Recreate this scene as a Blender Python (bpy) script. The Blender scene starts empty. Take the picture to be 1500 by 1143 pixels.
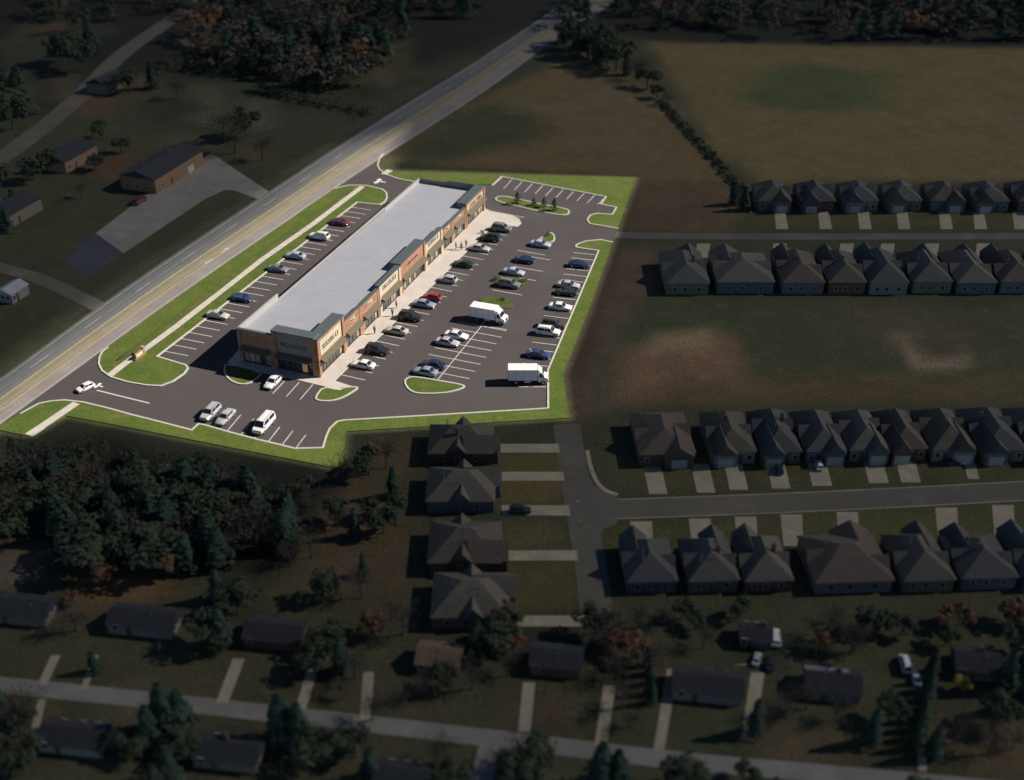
import bpy, bmesh, math, random
import numpy as np
from mathutils import Vector, Matrix
from mathutils.geometry import delaunay_2d_cdt
R = random.Random(7)
C = bpy.context.scene.collection
rad = math.radians
# ------------------------------------------------------------------ survey: photo pixel -> ground point (design-time only)
F, CX, CY, HC = 1750., 750., 571.5, 113.
TH = math.atan(1091/1750)
def G(px, py, z=0.):
    a = (px-CX)/F; b = (CY-py)/F
    d = (a, math.cos(TH)+b*math.sin(TH), -math.sin(TH)+b*math.cos(TH))
    t = (z-HC)/d[2]
    return Vector((d[0]*t, d[1]*t, z))
def GL(pts): return [G(*p) for p in pts]
# ------------------------------------------------------------------ materials
def lin(r, g, b):
    f = lambda c: (c/255/12.92 if c <= 10 else ((c/255+.055)/1.055)**2.4)
    return (f(r), f(g), f(b))
def mat(name, col, rough=.7, var=.12, scale=3., bump=0., metal=0., spec=.5, detail=4., col2=None, coat=0., emit=None):
    m = bpy.data.materials.new(name); m.use_nodes = True
    nt = m.node_tree; N = nt.nodes; L = nt.links; b = N['Principled BSDF']
    b.inputs['Roughness'].default_value = rough; b.inputs['Metallic'].default_value = metal
    b.inputs['Specular IOR Level'].default_value = spec; b.inputs['Coat Weight'].default_value = coat
    tc = N.new('ShaderNodeTexCoord'); nz = N.new('ShaderNodeTexNoise')
    nz.inputs['Scale'].default_value = scale; nz.inputs['Detail'].default_value = detail; nz.inputs['Roughness'].default_value = .65
    L.new(tc.outputs['Object'], nz.inputs['Vector'])
    cr = N.new('ShaderNodeMapRange'); cr.inputs[1].default_value = .3; cr.inputs[2].default_value = .7
    L.new(nz.outputs['Fac'], cr.inputs[0])
    mx = N.new('ShaderNodeMix'); mx.data_type = 'RGBA'
    a = [max(0, c*(1-var)) for c in col]; c2 = [min(1, c*(1+var)) for c in (col2 or col)]
    mx.inputs[6].default_value = (*a, 1); mx.inputs[7].default_value = (*c2, 1)
    L.new(cr.outputs[0], mx.inputs[0]); L.new(mx.outputs[2], b.inputs['Base Color'])
    if bump:
        bp = N.new('ShaderNodeBump'); bp.inputs['Strength'].default_value = bump; bp.inputs['Distance'].default_value = .05
        n2 = N.new('ShaderNodeTexNoise'); n2.inputs['Scale'].default_value = scale*5; L.new(tc.outputs['Object'], n2.inputs['Vector'])
        L.new(n2.outputs['Fac'], bp.inputs['Height']); L.new(bp.outputs[0], b.inputs['Normal'])
    if emit:
        b.inputs['Emission Color'].default_value = (*emit[:3], 1); b.inputs['Emission Strength'].default_value = emit[3]
    return m
def mat_ground(name, c1, c2, c3, s1, s2, rough=.9, fine=40., finev=.25):
    """two broad tones plus a third blotch and a fine grain, in world metres"""
    m = bpy.data.materials.new(name); m.use_nodes = True
    nt = m.node_tree; N = nt.nodes; L = nt.links; b = N['Principled BSDF']
    b.inputs['Roughness'].default_value = rough; b.inputs['Specular IOR Level'].default_value = .25
    tc = N.new('ShaderNodeTexCoord')
    def noise(sc, det=5, lo=.38, hi=.62):
        n = N.new('ShaderNodeTexNoise'); n.inputs['Scale'].default_value = sc; n.inputs['Detail'].default_value = det; n.inputs['Roughness'].default_value = .6
        L.new(tc.outputs['Object'], n.inputs['Vector'])
        r = N.new('ShaderNodeMapRange'); r.inputs[1].default_value = lo; r.inputs[2].default_value = hi; L.new(n.outputs['Fac'], r.inputs[0]); return r.outputs[0]
    def mix(a, b_, f, mode='MIX'):
        x = N.new('ShaderNodeMix'); x.data_type = 'RGBA'; x.blend_type = mode
        for i, v in ((6, a), (7, b_)):
            if hasattr(v, 'links'): L.new(v, x.inputs[i])
            else: x.inputs[i].default_value = (*v, 1)
        if hasattr(f, 'links'): L.new(f, x.inputs[0])
        else: x.inputs[0].default_value = f
        return x.outputs[2]
    k = mix(c1, c2, noise(s1)); k = mix(k, c3, noise(s2, 6, .5, .7))
    g = noise(fine, 3, .25, .75)
    gr = N.new('ShaderNodeMapRange'); gr.inputs[3].default_value = 1-finev; gr.inputs[4].default_value = 1+finev; L.new(g, gr.inputs[0])
    cm = N.new('ShaderNodeCombineColor'); 
    for i in range(3): L.new(gr.outputs[0], cm.inputs[i])
    k = mix(k, cm.outputs[0], 1., 'MULTIPLY'); L.new(k, b.inputs['Base Color'])
    bp = N.new('ShaderNodeBump'); bp.inputs['Strength'].default_value = .5; bp.inputs['Distance'].default_value = .06
    L.new(g, bp.inputs['Height']); L.new(bp.outputs[0], b.inputs['Normal'])
    return m
def mat_brick(name, c1, c2, mortar, scale=1.):
    m = bpy.data.materials.new(name); m.use_nodes = True
    nt = m.node_tree; N = nt.nodes; L = nt.links; b = N['Principled BSDF']; b.inputs['Roughness'].default_value = .85
    tc = N.new('ShaderNodeTexCoord'); sp = N.new('ShaderNodeSeparateXYZ'); L.new(tc.outputs['Object'], sp.inputs[0])
    ad = N.new('ShaderNodeMath'); L.new(sp.outputs[0], ad.inputs[0]); L.new(sp.outputs[1], ad.inputs[1])
    cb = N.new('ShaderNodeCombineXYZ'); L.new(ad.outputs[0], cb.inputs[0]); L.new(sp.outputs[2], cb.inputs[1])
    br = N.new('ShaderNodeTexBrick'); br.inputs['Color1'].default_value = (*c1, 1); br.inputs['Color2'].default_value = (*c2, 1); br.inputs['Mortar'].default_value = (*mortar, 1)
    br.inputs['Scale'].default_value = scale; br.inputs['Brick Width'].default_value = .6; br.inputs['Row Height'].default_value = .2; br.inputs['Mortar Size'].default_value = .012
    L.new(cb.outputs[0], br.inputs['Vector'])
    nz = N.new('ShaderNodeTexNoise'); nz.inputs['Scale'].default_value = .8; nz.inputs['Detail'].default_value = 6; L.new(tc.outputs['Object'], nz.inputs['Vector'])
    mr = N.new('ShaderNodeMapRange'); mr.inputs[1].default_value = .3; mr.inputs[2].default_value = .7; mr.inputs[3].default_value = .75; mr.inputs[4].default_value = 1.2; L.new(nz.outputs['Fac'], mr.inputs[0])
    vm = N.new('ShaderNodeVectorMath'); vm.operation = 'SCALE'; L.new(br.outputs['Color'], vm.inputs[0]); L.new(mr.outputs[0], vm.inputs['Scale'])
    L.new(vm.outputs[0], b.inputs['Base Color'])
    return m
M = {}
M['asphalt'] = mat_ground('asphalt', (.079, .067, .066), (.070, .060, .061), (.088, .078, .074), .03, .06, .9, 9., .10)
M['highway'] = mat_ground('highway_asphalt', (.135, .138, .136), (.17, .17, .165), (.205, .20, .19), .04, .10, .9, 5., .14)
M['lane_tan'] = mat_ground('worn_turn_lane', (.235, .205, .135), (.20, .18, .125), (.29, .26, .195), .05, .2, .9, 5., .16)
M['lane_pink'] = mat_ground('worn_near_lane', (.255, .222, .208), (.22, .195, .18), (.29, .265, .245), .05, .12, .9, 5., .14)
M['street'] = mat_ground('street_asphalt', (.135, .122, .095), (.112, .104, .085), (.17, .145, .11), .05, .12, .9, 5., .16)
M['street_pale'] = mat_ground('bleached_street', (.23, .22, .195), (.19, .185, .165), (.27, .255, .225), .06, .15, .9, 5., .16)
M['concrete'] = mat_ground('pale_concrete', (.54, .485, .43), (.49, .44, .395), (.58, .53, .47), .15, .4, .85, 6., .10)
M['drive'] = mat_ground('driveway_concrete', (.36, .315, .22), (.30, .26, .19), (.42, .37, .27), .15, .5, .9, 6., .15)
M['pad'] = mat_ground('old_concrete', (.27, .25, .215), (.22, .21, .185), (.31, .29, .25), .1, .3, .9, 6., .15)
M['kerb'] = mat('kerb_concrete', (.50, .49, .43), .8, .12, 1.5)
M['paint'] = mat('white_road_paint', (.60, .59, .56), .6, .22, 2.5)
M['arrowpaint'] = mat('fresh_white_paint', (.8, .8, .76), .5, .06, 2.)
M['yellow'] = mat('yellow_road_paint', (.44, .34, .16), .6, .25, 1.2)
M['fadewhite'] = mat('faded_white_paint', (.42, .42, .40), .6, .25, .8)
M['lawn'] = mat_ground('mown_lawn', (.066, .104, .016), (.094, .122, .021), (.125, .125, .030), .14, .35, .95, 3.2, .38)
M['lawn_dark'] = mat_ground('rough_grass_bank', (.050, .075, .015), (.07, .085, .018), (.10, .095, .024), .2, .5, .95, 3., .35)
M['roof'] = None
M['brick'] = mat_brick('orange_brick', (.35, .165, .09), (.29, .13, .072), (.38, .27, .20))
M['brick2'] = mat_brick('tan_orange_brick', (.39, .215, .125), (.33, .175, .10), (.40, .30, .22))
M['beige'] = mat('beige_stucco', (.50, .43, .315), .85, .08, .7)
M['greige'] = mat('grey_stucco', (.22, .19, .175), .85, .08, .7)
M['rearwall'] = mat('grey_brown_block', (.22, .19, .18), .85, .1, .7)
M['cap'] = mat('slate_grey_coping', (.085, .10, .105), .5, .15, 1.5)
M['white_cap'] = mat('pale_membrane_upstand', (.34, .325, .325), .6, .08, 1.)
M['awning'] = mat('olive_brown_awning', (.105, .083, .052), .8, .2, 2.)
M['frame'] = mat('dark_bronze_frame', (.035, .03, .028), .4, .1, 2.)
M['glass'] = mat('shop_glass', (.055, .06, .06), .08, .5, .9, spec=.8)
M['palepane'] = mat('window_display', (.33, .28, .22), .5, .6, 1.6)
M['litpane'] = mat('lit_shop_window', (.3, .2, .1), .3, .5, 1.5, emit=(1., .62, .3, .10))
M['sign'] = mat('dark_sign_letters', (.03, .026, .03), .5, .1, 2.)
M['signgreen'] = mat('green_sign', (.05, .16, .05), .5, .1, 2.)
M['signcream'] = mat('cream_sign', (.6, .52, .38), .6, .1, 2.)
M['tyre'] = mat('tyre_rubber', (.018, .018, .02), .85, .1, 3.)
M['rim'] = mat('alloy_rim', (.42, .43, .45), .35, .05, 3., metal=.7)
M['cglass'] = mat('car_glass', (.018, .022, .028), .06, .1, 1., spec=.9)
M['lamp'] = mat('headlamp', (.75, .76, .78), .15, .05, 3.)
M['tail'] = mat('tail_lamp', (.35, .02, .02), .25, .05, 3.)
M['trim'] = mat('black_trim', (.02, .02, .022), .6, .1, 3.)
M['boxwhite'] = mat('white_truck_panel', (.80, .78, .75), .5, .04, .6)
M['skin'] = mat('skin', (.45, .28, .2), .6, .05, 3.)
M['hair'] = mat('hair', (.03, .022, .018), .7, .1, 8.)
M['bark'] = mat('bark', (.075, .06, .045), .95, .25, 3.)
M['conifer'] = mat('conifer_needles', (.014, .034, .022), .9, .4, .6, col2=(.030, .062, .038))
M['oak'] = mat('dull_green_leaves', (.022, .036, .018), .9, .4, .6, col2=(.046, .060, .028))
M['bare'] = mat('winter_twigs', (.060, .048, .036), .95, .35, .6, col2=(.10, .078, .055))
M['rust'] = mat('rust_leaves', (.16, .075, .035), .9, .4, .8)
M['shrub'] = mat('evergreen_shrub', (.032, .055, .022), .9, .35, 1.5)
M['olive'] = mat('olive_shrub', (.13, .115, .03), .9, .35, 1.5)
M['yellowleaf'] = mat('yellow_leaves', (.46, .30, .06), .9, .3, 1.5)
def paintm(name, c, rough=.28): return mat('car_paint_'+name, c, rough, .03, 1., coat=.5)
PC = dict(white=(.78, .77, .75), silver=(.42, .43, .45), grey=(.19, .20, .21), dark=(.028, .029, .033), navy=(.022, .032, .085), blue=(.035, .055, .15),
          steel=(.25, .30, .37), green=(.030, .048, .042), red=(.36, .035, .028), maroon=(.13, .025, .03), tan=(.50, .46, .38), charcoal=(.07, .068, .064), lilac=(.40, .43, .52))
for k, v in PC.items(): M['p_'+k] = paintm(k, v)
ROOFS = [mat('shingle_%s' % n, c, .95, .16, 1.2, bump=.4) for n, c in (('brown', (.085, .074, .056)), ('grey', (.080, .075, .066)), ('umber', (.092, .070, .055)), ('slate', (.068, .066, .062)), ('taupe', (.105, .092, .072)))]
DARKROOF = mat('dark_shingle', (.026, .028, .034), .95, .2, 1.2)
PALEROOF = mat('pale_metal_roof', (.30, .31, .33), .6, .1, 1.)
TANROOF = mat('tan_shingle', (.15, .105, .068), .95, .2, 1.)
WALLS = [mat('siding_%s' % n, c, .9, .08, 1.) for n, c in (('grey', (.12, .118, .118)), ('tan', (.15, .125, .092)), ('red_brick', (.12, .062, .046)), ('blue', (.09, .10, .118)), ('pale', (.19, .18, .162)))]
M['door'] = mat('painted_door', (.09, .04, .03), .6, .1, 2.)
M['garage'] = mat('garage_door', (.36, .35, .33), .7, .06, 2.)
M['pane'] = mat('house_pane', (.03, .035, .045), .1, .1, 1., spec=.8)
M['wframe'] = mat('white_trim', (.42, .41, .39), .7, .05, 2.)
# ------------------------------------------------------------------ mesh builder
class MB:
    def __init__(s): s.v = []; s.f = []; s.m = []
    def add(s, vs, fs, mi=0):
        o = len(s.v); s.v += [tuple(v) for v in vs]; s.f += [tuple(i+o for i in f) for f in fs]; s.m += [mi]*len(fs); return s
    def box(s, x0, x1, y0, y1, z0, z1, mi=0):
        vs = [(x, y, z) for z in (z0, z1) for y in (y0, y1) for x in (x0, x1)]
        return s.add(vs, [(0, 2, 3, 1), (4, 5, 7, 6), (0, 1, 5, 4), (2, 6, 7, 3), (0, 4, 6, 2), (1, 3, 7, 5)], mi)
    def prism(s, pts, z0, z1, mi=0):
        n = len(pts); a = sum(pts[i][0]*pts[(i+1) % n][1]-pts[(i+1) % n][0]*pts[i][1] for i in range(n))
        if a < 0: pts = pts[::-1]
        vs = [(p[0], p[1], z0) for p in pts]+[(p[0], p[1], z1) for p in pts]
        return s.add(vs, [tuple(range(n, 2*n)), tuple(range(n-1, -1, -1))]+[(i, (i+1) % n, n+(i+1) % n, n+i) for i in range(n)], mi)
    def sheet(s, pts, z, mi=0):
        n = len(pts); a = sum(pts[i][0]*pts[(i+1) % n][1]-pts[(i+1) % n][0]*pts[i][1] for i in range(n))
        if a < 0: pts = pts[::-1]
        return s.add([(p[0], p[1], z) for p in pts], [tuple(range(n))], mi)
    def loft(s, rings, mi=0, caps=True):
        n = len(rings[0]); vs = [p for r in rings for p in r]; fs = []
        for k in range(len(rings)-1):
            for i in range(n): fs.append((k*n+i, k*n+(i+1) % n, (k+1)*n+(i+1) % n, (k+1)*n+i))
        if caps: fs += [tuple(range(n-1, -1, -1)), tuple((len(rings)-1)*n+i for i in range(n))]
        return s.add(vs, fs, mi)
    def tube(s, pts, rs, n=6, mi=0):
        rings = []
        for k, p in enumerate(pts):
            p = Vector(p); d = (Vector(pts[min(k+1, len(pts)-1)])-Vector(pts[max(k-1, 0)])).normalized()
            a = d.cross(Vector((0, 0, 1)) if abs(d.z) < .9 else Vector((1, 0, 0))).normalized(); b = d.cross(a)
            rings.append([tuple(p+(a*math.cos(2*math.pi*i/n)+b*math.sin(2*math.pi*i/n))*rs[k]) for i in range(n)])
        return s.loft(rings, mi)
    def cyl(s, c, axis, r, h, n=14, mi=0):
        c = Vector(c); ax = Vector(axis).normalized(); return s.tube([c-ax*h/2, c+ax*h/2], [r, r], n, mi)
    def strip(s, line, w, z0, z1, mi=0, closed=False):
        """a bar of width w along a ground polyline (a kerb, a painted line when z0 is None)"""
        q = [Vector(p[:2]) for p in line]; line = [p for i, p in enumerate(q) if i == 0 or (p-q[i-1]).length > 1e-4]
        n = len(line); L_ = []; R_ = []
        if n < 2: return s
        for i, p in enumerate(line):
            p = Vector((p[0], p[1]))
            a = Vector(line[(i-1) % n][:2]) if (i > 0 or closed) else p; b = Vector(line[(i+1) % n][:2]) if (i < n-1 or closed) else p
            d1 = (p-a).normalized() if (p-a).length > 1e-6 else None; d2 = (b-p).normalized() if (b-p).length > 1e-6 else None
            d = ((d1 or d2)+(d2 or d1)).normalized(); nn = Vector((-d.y, d.x))
            k = 1/max(.45, nn.dot(Vector((-(d1 or d2).y, (d1 or d2).x))))
            L_.append(p+nn*w/2*k); R_.append(p-nn*w/2*k)
        rng = range(n if closed else n-1)
        if z0 is None:
            vs = [(p.x, p.y, z1) for p in L_]+[(p.x, p.y, z1) for p in R_]
            return s.add(vs, [(n+i, n+(i+1) % n, (i+1) % n, i) for i in rng], mi)
        rings = [[(R_[i].x, R_[i].y, z0), (R_[i].x, R_[i].y, z1), (L_[i].x, L_[i].y, z1), (L_[i].x, L_[i].y, z0)] for i in range(n)]
        if closed: return s.loft(rings+[rings[0]], mi, False)
        return s.loft(rings, mi)
    def build(s, name, mats, parent=None, loc=None, smooth=None):
        me = bpy.data.meshes.new(name); me.from_pydata(s.v, [], s.f)
        for m in (mats if isinstance(mats, (list, tuple)) else [mats]): me.materials.append(m)
        me.polygons.foreach_set('material_index', s.m); me.update()
        if smooth is not None:
            me.shade_smooth(); me.set_sharp_from_angle(angle=rad(smooth))
        o = bpy.data.objects.new(name, me); C.objects.link(o)
        if parent: o.parent = parent
        if loc is not None: o.location = loc
        return o
def fixn(o):
    bm = bmesh.new(); bm.from_mesh(o.data); bmesh.ops.recalc_face_normals(bm, faces=bm.faces); bm.to_mesh(o.data); bm.free(); return o
def tag(o, label=None, cat=None, group=None, kind=None):
    if label: o['label'] = label
    if cat: o['category'] = cat
    if group: o['group'] = group
    if kind: o['kind'] = kind
    return o
def thing(name, label, cat, loc=(0, 0, 0), rz=0., group=None):
    o = bpy.data.objects.new(name, None); C.objects.link(o); o.location = loc; o.rotation_euler = (0, 0, rz); o.empty_display_size = .3
    return tag(o, label, cat, group)
def dup(o, parent=None):
    c = o.copy(); C.objects.link(c); c.parent = parent
    for ch in list(o.children): dup(ch, c)
    return c
def struct(name, mb, m): return tag(mb.build(name, m), kind='structure')
ORD = ['', 'first', 'second', 'third', 'fourth', 'fifth', 'sixth', 'seventh', 'eighth', 'ninth', 'tenth', 'eleventh', 'twelfth', 'thirteenth', 'fourteenth', 'fifteenth', 'sixteenth', 'seventeenth', 'eighteenth', 'nineteenth', 'twentieth']
def ordn(n): return ORD[n] if n <= 20 else ('%s-%s' % ({2: 'twenty', 3: 'thirty', 4: 'forty', 5: 'fifty', 6: 'sixty'}[n//10], ORD[n % 10]) if n % 10 else {3: 'thirtieth', 4: 'fortieth', 5: 'fiftieth', 6: 'sixtieth'}[n//10])

# ------------------------------------------------------------------ sun, sky, camera
SUN_EL, SUN_AZ = rad(37), rad(9)           # azimuth counter-clockwise from +x
SV = Vector((math.cos(SUN_EL)*math.cos(SUN_AZ), math.cos(SUN_EL)*math.sin(SUN_AZ), math.sin(SUN_EL)))
sun = bpy.data.lights.new('sun', 'SUN'); sun.energy = 4.8; sun.angle = rad(.35); sun.color = (1, .93, .83)
so = bpy.data.objects.new('sun', sun); C.objects.link(so); so.rotation_euler = (-SV).to_track_quat('-Z', 'Y').to_euler()
w = bpy.data.worlds.new('World'); bpy.context.scene.world = w; w.use_nodes = True
sk = w.node_tree.nodes.new('ShaderNodeTexSky'); sk.sky_type = 'NISHITA'; sk.sun_disc = False; sk.sun_elevation = SUN_EL
sk.sun_rotation = math.pi/2-SUN_AZ; sk.air_density = .9; sk.dust_density = .0; sk.ozone_density = 6.
w.node_tree.links.new(sk.outputs[0], w.node_tree.nodes['Background'].inputs[0]); w.node_tree.nodes['Background'].inputs[1].default_value = .10
vs = bpy.context.scene.view_settings; vs.view_transform = 'Standard'; vs.look = 'None'; vs.exposure = .62; vs.gamma = 1
cam = bpy.data.cameras.new('camera'); co = bpy.data.objects.new('camera', cam); C.objects.link(co)
cam.sensor_width = 36; cam.lens = F/1500*36; co.location = (0, 0, HC); co.rotation_euler = (math.pi/2-TH, 0, 0); cam.clip_end = 9000; cam.clip_start = 1
cam.dof.use_dof = True; cam.dof.focus_distance = 232; cam.dof.aperture_fstop = .031
bpy.context.scene.camera = co

cy = bpy.context.scene.cycles; cy.max_bounces = 5; cy.diffuse_bounces = 2; cy.glossy_bounces = 2; cy.transparent_max_bounces = 6
# ------------------------------------------------------------------ terrain, one sheet, soil and grass colours per place, tree shade painted into some blotches
def steps(lo, hi, d): return list(np.arange(lo, hi+.01, d))
xs = np.array([-3000, -1800, -1100, -700, -480, -360, -290]+steps(-250, 250, 2.5)+[290, 360, 480, 700, 1100, 1800, 3000])
ys = np.array([-600, -300, -120, 0, 45]+steps(70, 500, 2.5)+[520, 560, 640, 800, 1100, 1700, 2600, 4000])
X, Y = np.meshgrid(xs, ys); V = np.stack([X.ravel(), Y.ravel()], 1)
def sdist(poly):
    p = np.array([(q[0], q[1]) for q in poly]); d = np.full(len(V), 1e9); ins = np.zeros(len(V), bool)
    for i in range(len(p)):
        a = p[i]; b = p[(i+1) % len(p)]; e = b-a; t = np.clip(((V-a)@e)/(e@e+1e-9), 0, 1)
        d = np.minimum(d, np.hypot(*(V-a-t[:, None]*e).T))
        c = ((a[1] > V[:, 1]) != (b[1] > V[:, 1])); with_ = (V[:, 1]-a[1])/(b[1]-a[1]+1e-12)*(b[0]-a[0])+a[0]
        ins ^= c & (V[:, 0] < with_)
    return np.where(ins, d, -d)
rs = np.random.RandomState(3)
def wob(s):
    k = np.zeros(len(V))
    for _ in range(6):
        a = rs.uniform(0, 6.28); f = s*rs.uniform(.6, 1.7); k += np.sin((V[:, 0]*math.cos(a)+V[:, 1]*math.sin(a))*f+rs.uniform(0, 6.28))
    return k/6
col = np.tile(np.array([.066, .067, .036]), (len(V), 1)); col += (wob(.05)[:, None]*np.array([.012, .008, .004]))
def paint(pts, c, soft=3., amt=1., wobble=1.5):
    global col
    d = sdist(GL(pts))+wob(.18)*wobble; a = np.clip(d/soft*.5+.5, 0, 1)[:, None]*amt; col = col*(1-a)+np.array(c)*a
TAN, BRN, GRN, RED, DIRT, OLV = (.180, .140, .058), (.172, .120, .056), (.085, .105, .042), (.30, .155, .085), (.12, .085, .05), (.080, .086, .040)
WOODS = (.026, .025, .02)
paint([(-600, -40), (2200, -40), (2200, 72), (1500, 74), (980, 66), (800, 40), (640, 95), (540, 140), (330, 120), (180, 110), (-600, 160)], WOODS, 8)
paint([(950, 62), (1560, 72), (1560, 262), (1110, 268), (1040, 215), (1000, 140)], TAN, 2.5)
paint([(1065, 140), (1170, 88), (1290, 110), (1310, 160), (1120, 165)], GRN, 5, .85, 4)
paint([(990, 165), (1500, 165), (1500, 178), (990, 172)], (.20, .15, .085), 3, .6)
paint([(556, 238), (690, 150), (850, 78), (960, 140), (1010, 190), (1100, 290), (1060, 335), (935, 335), (930, 262)], BRN, 3)
paint([(556, 238), (690, 150), (790, 150), (800, 200), (650, 240)], (.066, .075, .034), 5, .9, 3)
paint([(740, 150), (980, 150), (985, 162), (740, 165)], (.20, .15, .10), 3, .5)
paint([(820, 150), (870, 90), (990, 140), (985, 240), (880, 250)], (.175, .128, .07), 6, .5, 3)
paint([(905, 362), (970, 362), (945, 480), (890, 600), (835, 620), (825, 550), (860, 455)], (.135, .095, .058), 2.5)
paint([(885, 360), (905, 362), (890, 420), (850, 560), (838, 560)], (.085, .062, .04), 2)
paint([(930, 440), (1520, 450), (1520, 585), (870, 600)], OLV, 3)
paint([(915, 512), (1068, 490), (1100, 572), (900, 590)], (.255, .15, .088), 2.5, .9, 2)
paint([(955, 490), (1045, 480), (1045, 512), (950, 514)], (.34, .25, .14), 2., .9, .5)
paint([(1000, 555), (1500, 548), (1500, 585), (880, 592)], (.15, .10, .05), 3, .8)
paint([(1300, 490), (1330, 487), (1360, 528), (1418, 518), (1420, 540), (1345, 543)], (.36, .27, .17), 1.2, 1., .3)
paint([(1225, 440), (1440, 470), (1430, 560), (1290, 500)], (.13, .09, .055), 5, .6, 3)
paint([(940, 268), (1065, 268), (1060, 335), (920, 335)], (.12, .075, .045), 3, .8)
paint([(560, 640), (620, 640), (600, 880), (390, 880), (420, 760), (500, 690)], (.10, .072, .04), 4, .9, 4)
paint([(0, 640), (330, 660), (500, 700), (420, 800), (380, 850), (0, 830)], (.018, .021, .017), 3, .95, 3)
paint([(120, 838), (230, 838), (240, 870), (130, 880)], (.23, .11, .05), 2.5, .9, 2)
paint([(-10, 805), (60, 805), (70, 850), (-10, 850)], (.18, .13, .10), 2.5, .8, 2)
paint([(730, 670), (825, 665), (830, 740), (732, 745)], (.13, .10, .04), 1.5, .9)
paint([(740, 765), (828, 765), (832, 800), (740, 805)], (.12, .105, .04), 1.5, .9)
paint([(740, 825), (835, 822), (842, 905), (730, 905)], (.095, .085, .035), 2, .9)
paint([(890, 660), (1500, 640), (1500, 700), (900, 722)], (.085, .085, .034), 2, .8)
paint([(880, 770), (1500, 745), (1500, 790), (890, 800)], (.10, .095, .035), 2, .8)
paint([(1090, 310), (1500, 310), (1500, 330), (1090, 335)], (.095, .092, .035), 2, .8)
paint([(0, 940), (500, 960), (1000, 1050), (1000, 1110), (0, 1000)], (.075, .07, .04), 3, .8)
paint([(980, 1040), (1090, 1040), (1090, 1100), (980, 1095)], (.055, .068, .032), 2, .8)
paint([(1120, 1085), (1500, 1060), (1500, 1120), (1130, 1110)], (.13, .085, .045), 3, .8, 3)
paint([(0, 1070), (50, 1070), (60, 1100), (0, 1110)], (.13, .045, .035), 2, .8)
paint([(250, 130), (420, 120), (520, 175), (370, 260), (300, 225), (200, 180)], (.060, .068, .036), 4, .8, 3)
paint([(470, 80), (600, 60), (620, 110), (480, 140)], (.085, .078, .038), 3, .8, 3)
paint([(0, 60), (60, 0), (90, 0), (60, 110), (0, 130)], (.065, .068, .03), 3, .8, 3)
rb_ = random.Random(12)
for _ in range(90):  # mottled garden soil, with tree shadows painted in as the dark blotches
    x_, y_ = (rb_.uniform(-20, 1520), rb_.uniform(875, 1140)) if rb_.random() < .62 else (rb_.uniform(0, 600), rb_.uniform(30, 260))
    a_, b_ = rb_.uniform(12, 55), rb_.uniform(8, 26); c_ = rb_.choice([(.11, .08, .05), (.035, .036, .026), (.05, .058, .028), (.12, .105, .07), (.04, .04, .03), (.13, .075, .045)])
    paint([(x_+a_*math.cos(t*.785), y_+b_*math.sin(t*.785)) for t in range(8)], c_, 2.5, .7, 2.5)
me = bpy.data.meshes.new('terrain'); ny, nx = len(ys), len(xs)
faces = [(j*nx+i, j*nx+i+1, (j+1)*nx+i+1, (j+1)*nx+i) for j in range(ny-1) for i in range(nx-1)]
me.from_pydata([(a, b, 0) for a, b in V], [], faces)
at = me.color_attributes.new('SoilAndShade', 'FLOAT_COLOR', 'POINT'); at.data.foreach_set('color', np.concatenate([np.clip(col, .005, 1), np.ones((len(V), 1))], 1).astype(np.float32).ravel())
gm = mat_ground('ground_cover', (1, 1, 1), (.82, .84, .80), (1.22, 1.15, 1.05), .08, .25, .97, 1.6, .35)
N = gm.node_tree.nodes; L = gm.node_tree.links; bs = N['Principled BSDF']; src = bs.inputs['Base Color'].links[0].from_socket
a_ = N.new('ShaderNodeVertexColor'); a_.layer_name = 'SoilAndShade'; mm = N.new('ShaderNodeMix'); mm.data_type = 'RGBA'; mm.blend_type = 'MULTIPLY'; mm.inputs[0].default_value = 1
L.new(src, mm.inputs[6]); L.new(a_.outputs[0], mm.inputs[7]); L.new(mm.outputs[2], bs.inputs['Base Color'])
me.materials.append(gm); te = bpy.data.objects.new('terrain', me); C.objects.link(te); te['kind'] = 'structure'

# ------------------------------------------------------------------ highway
HL = [(-420, 830), (-200, 690), (0, 556), (91, 487), (220, 396), (367, 299), (500, 211), (600, 149), (687, 97), (817, 10), (900, -40), (980, -85)]
HR = [(-420, 935), (-200, 770), (0, 622), (148, 516), (222, 461), (380, 352), (548, 238), (640, 180), (720, 128), (800, 68), (893, 8), (985, -50), (1060, -95)]
def resample(pts, n):
    g = GL(pts); d = [0]
    for a, b in zip(g, g[1:]): d.append(d[-1]+(b-a).length)
    out = []
    for k in range(n):
        s = d[-1]*k/(n-1); i = max(j for j in range(len(d)-1) if d[j] <= s+1e-9); t = (s-d[i])/(d[i+1]-d[i]); out.append(g[i].lerp(g[i+1], min(t, 1)))
    return out
NL = 60; hl = resample(HL, NL); hr = resample(HR, NL)
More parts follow.
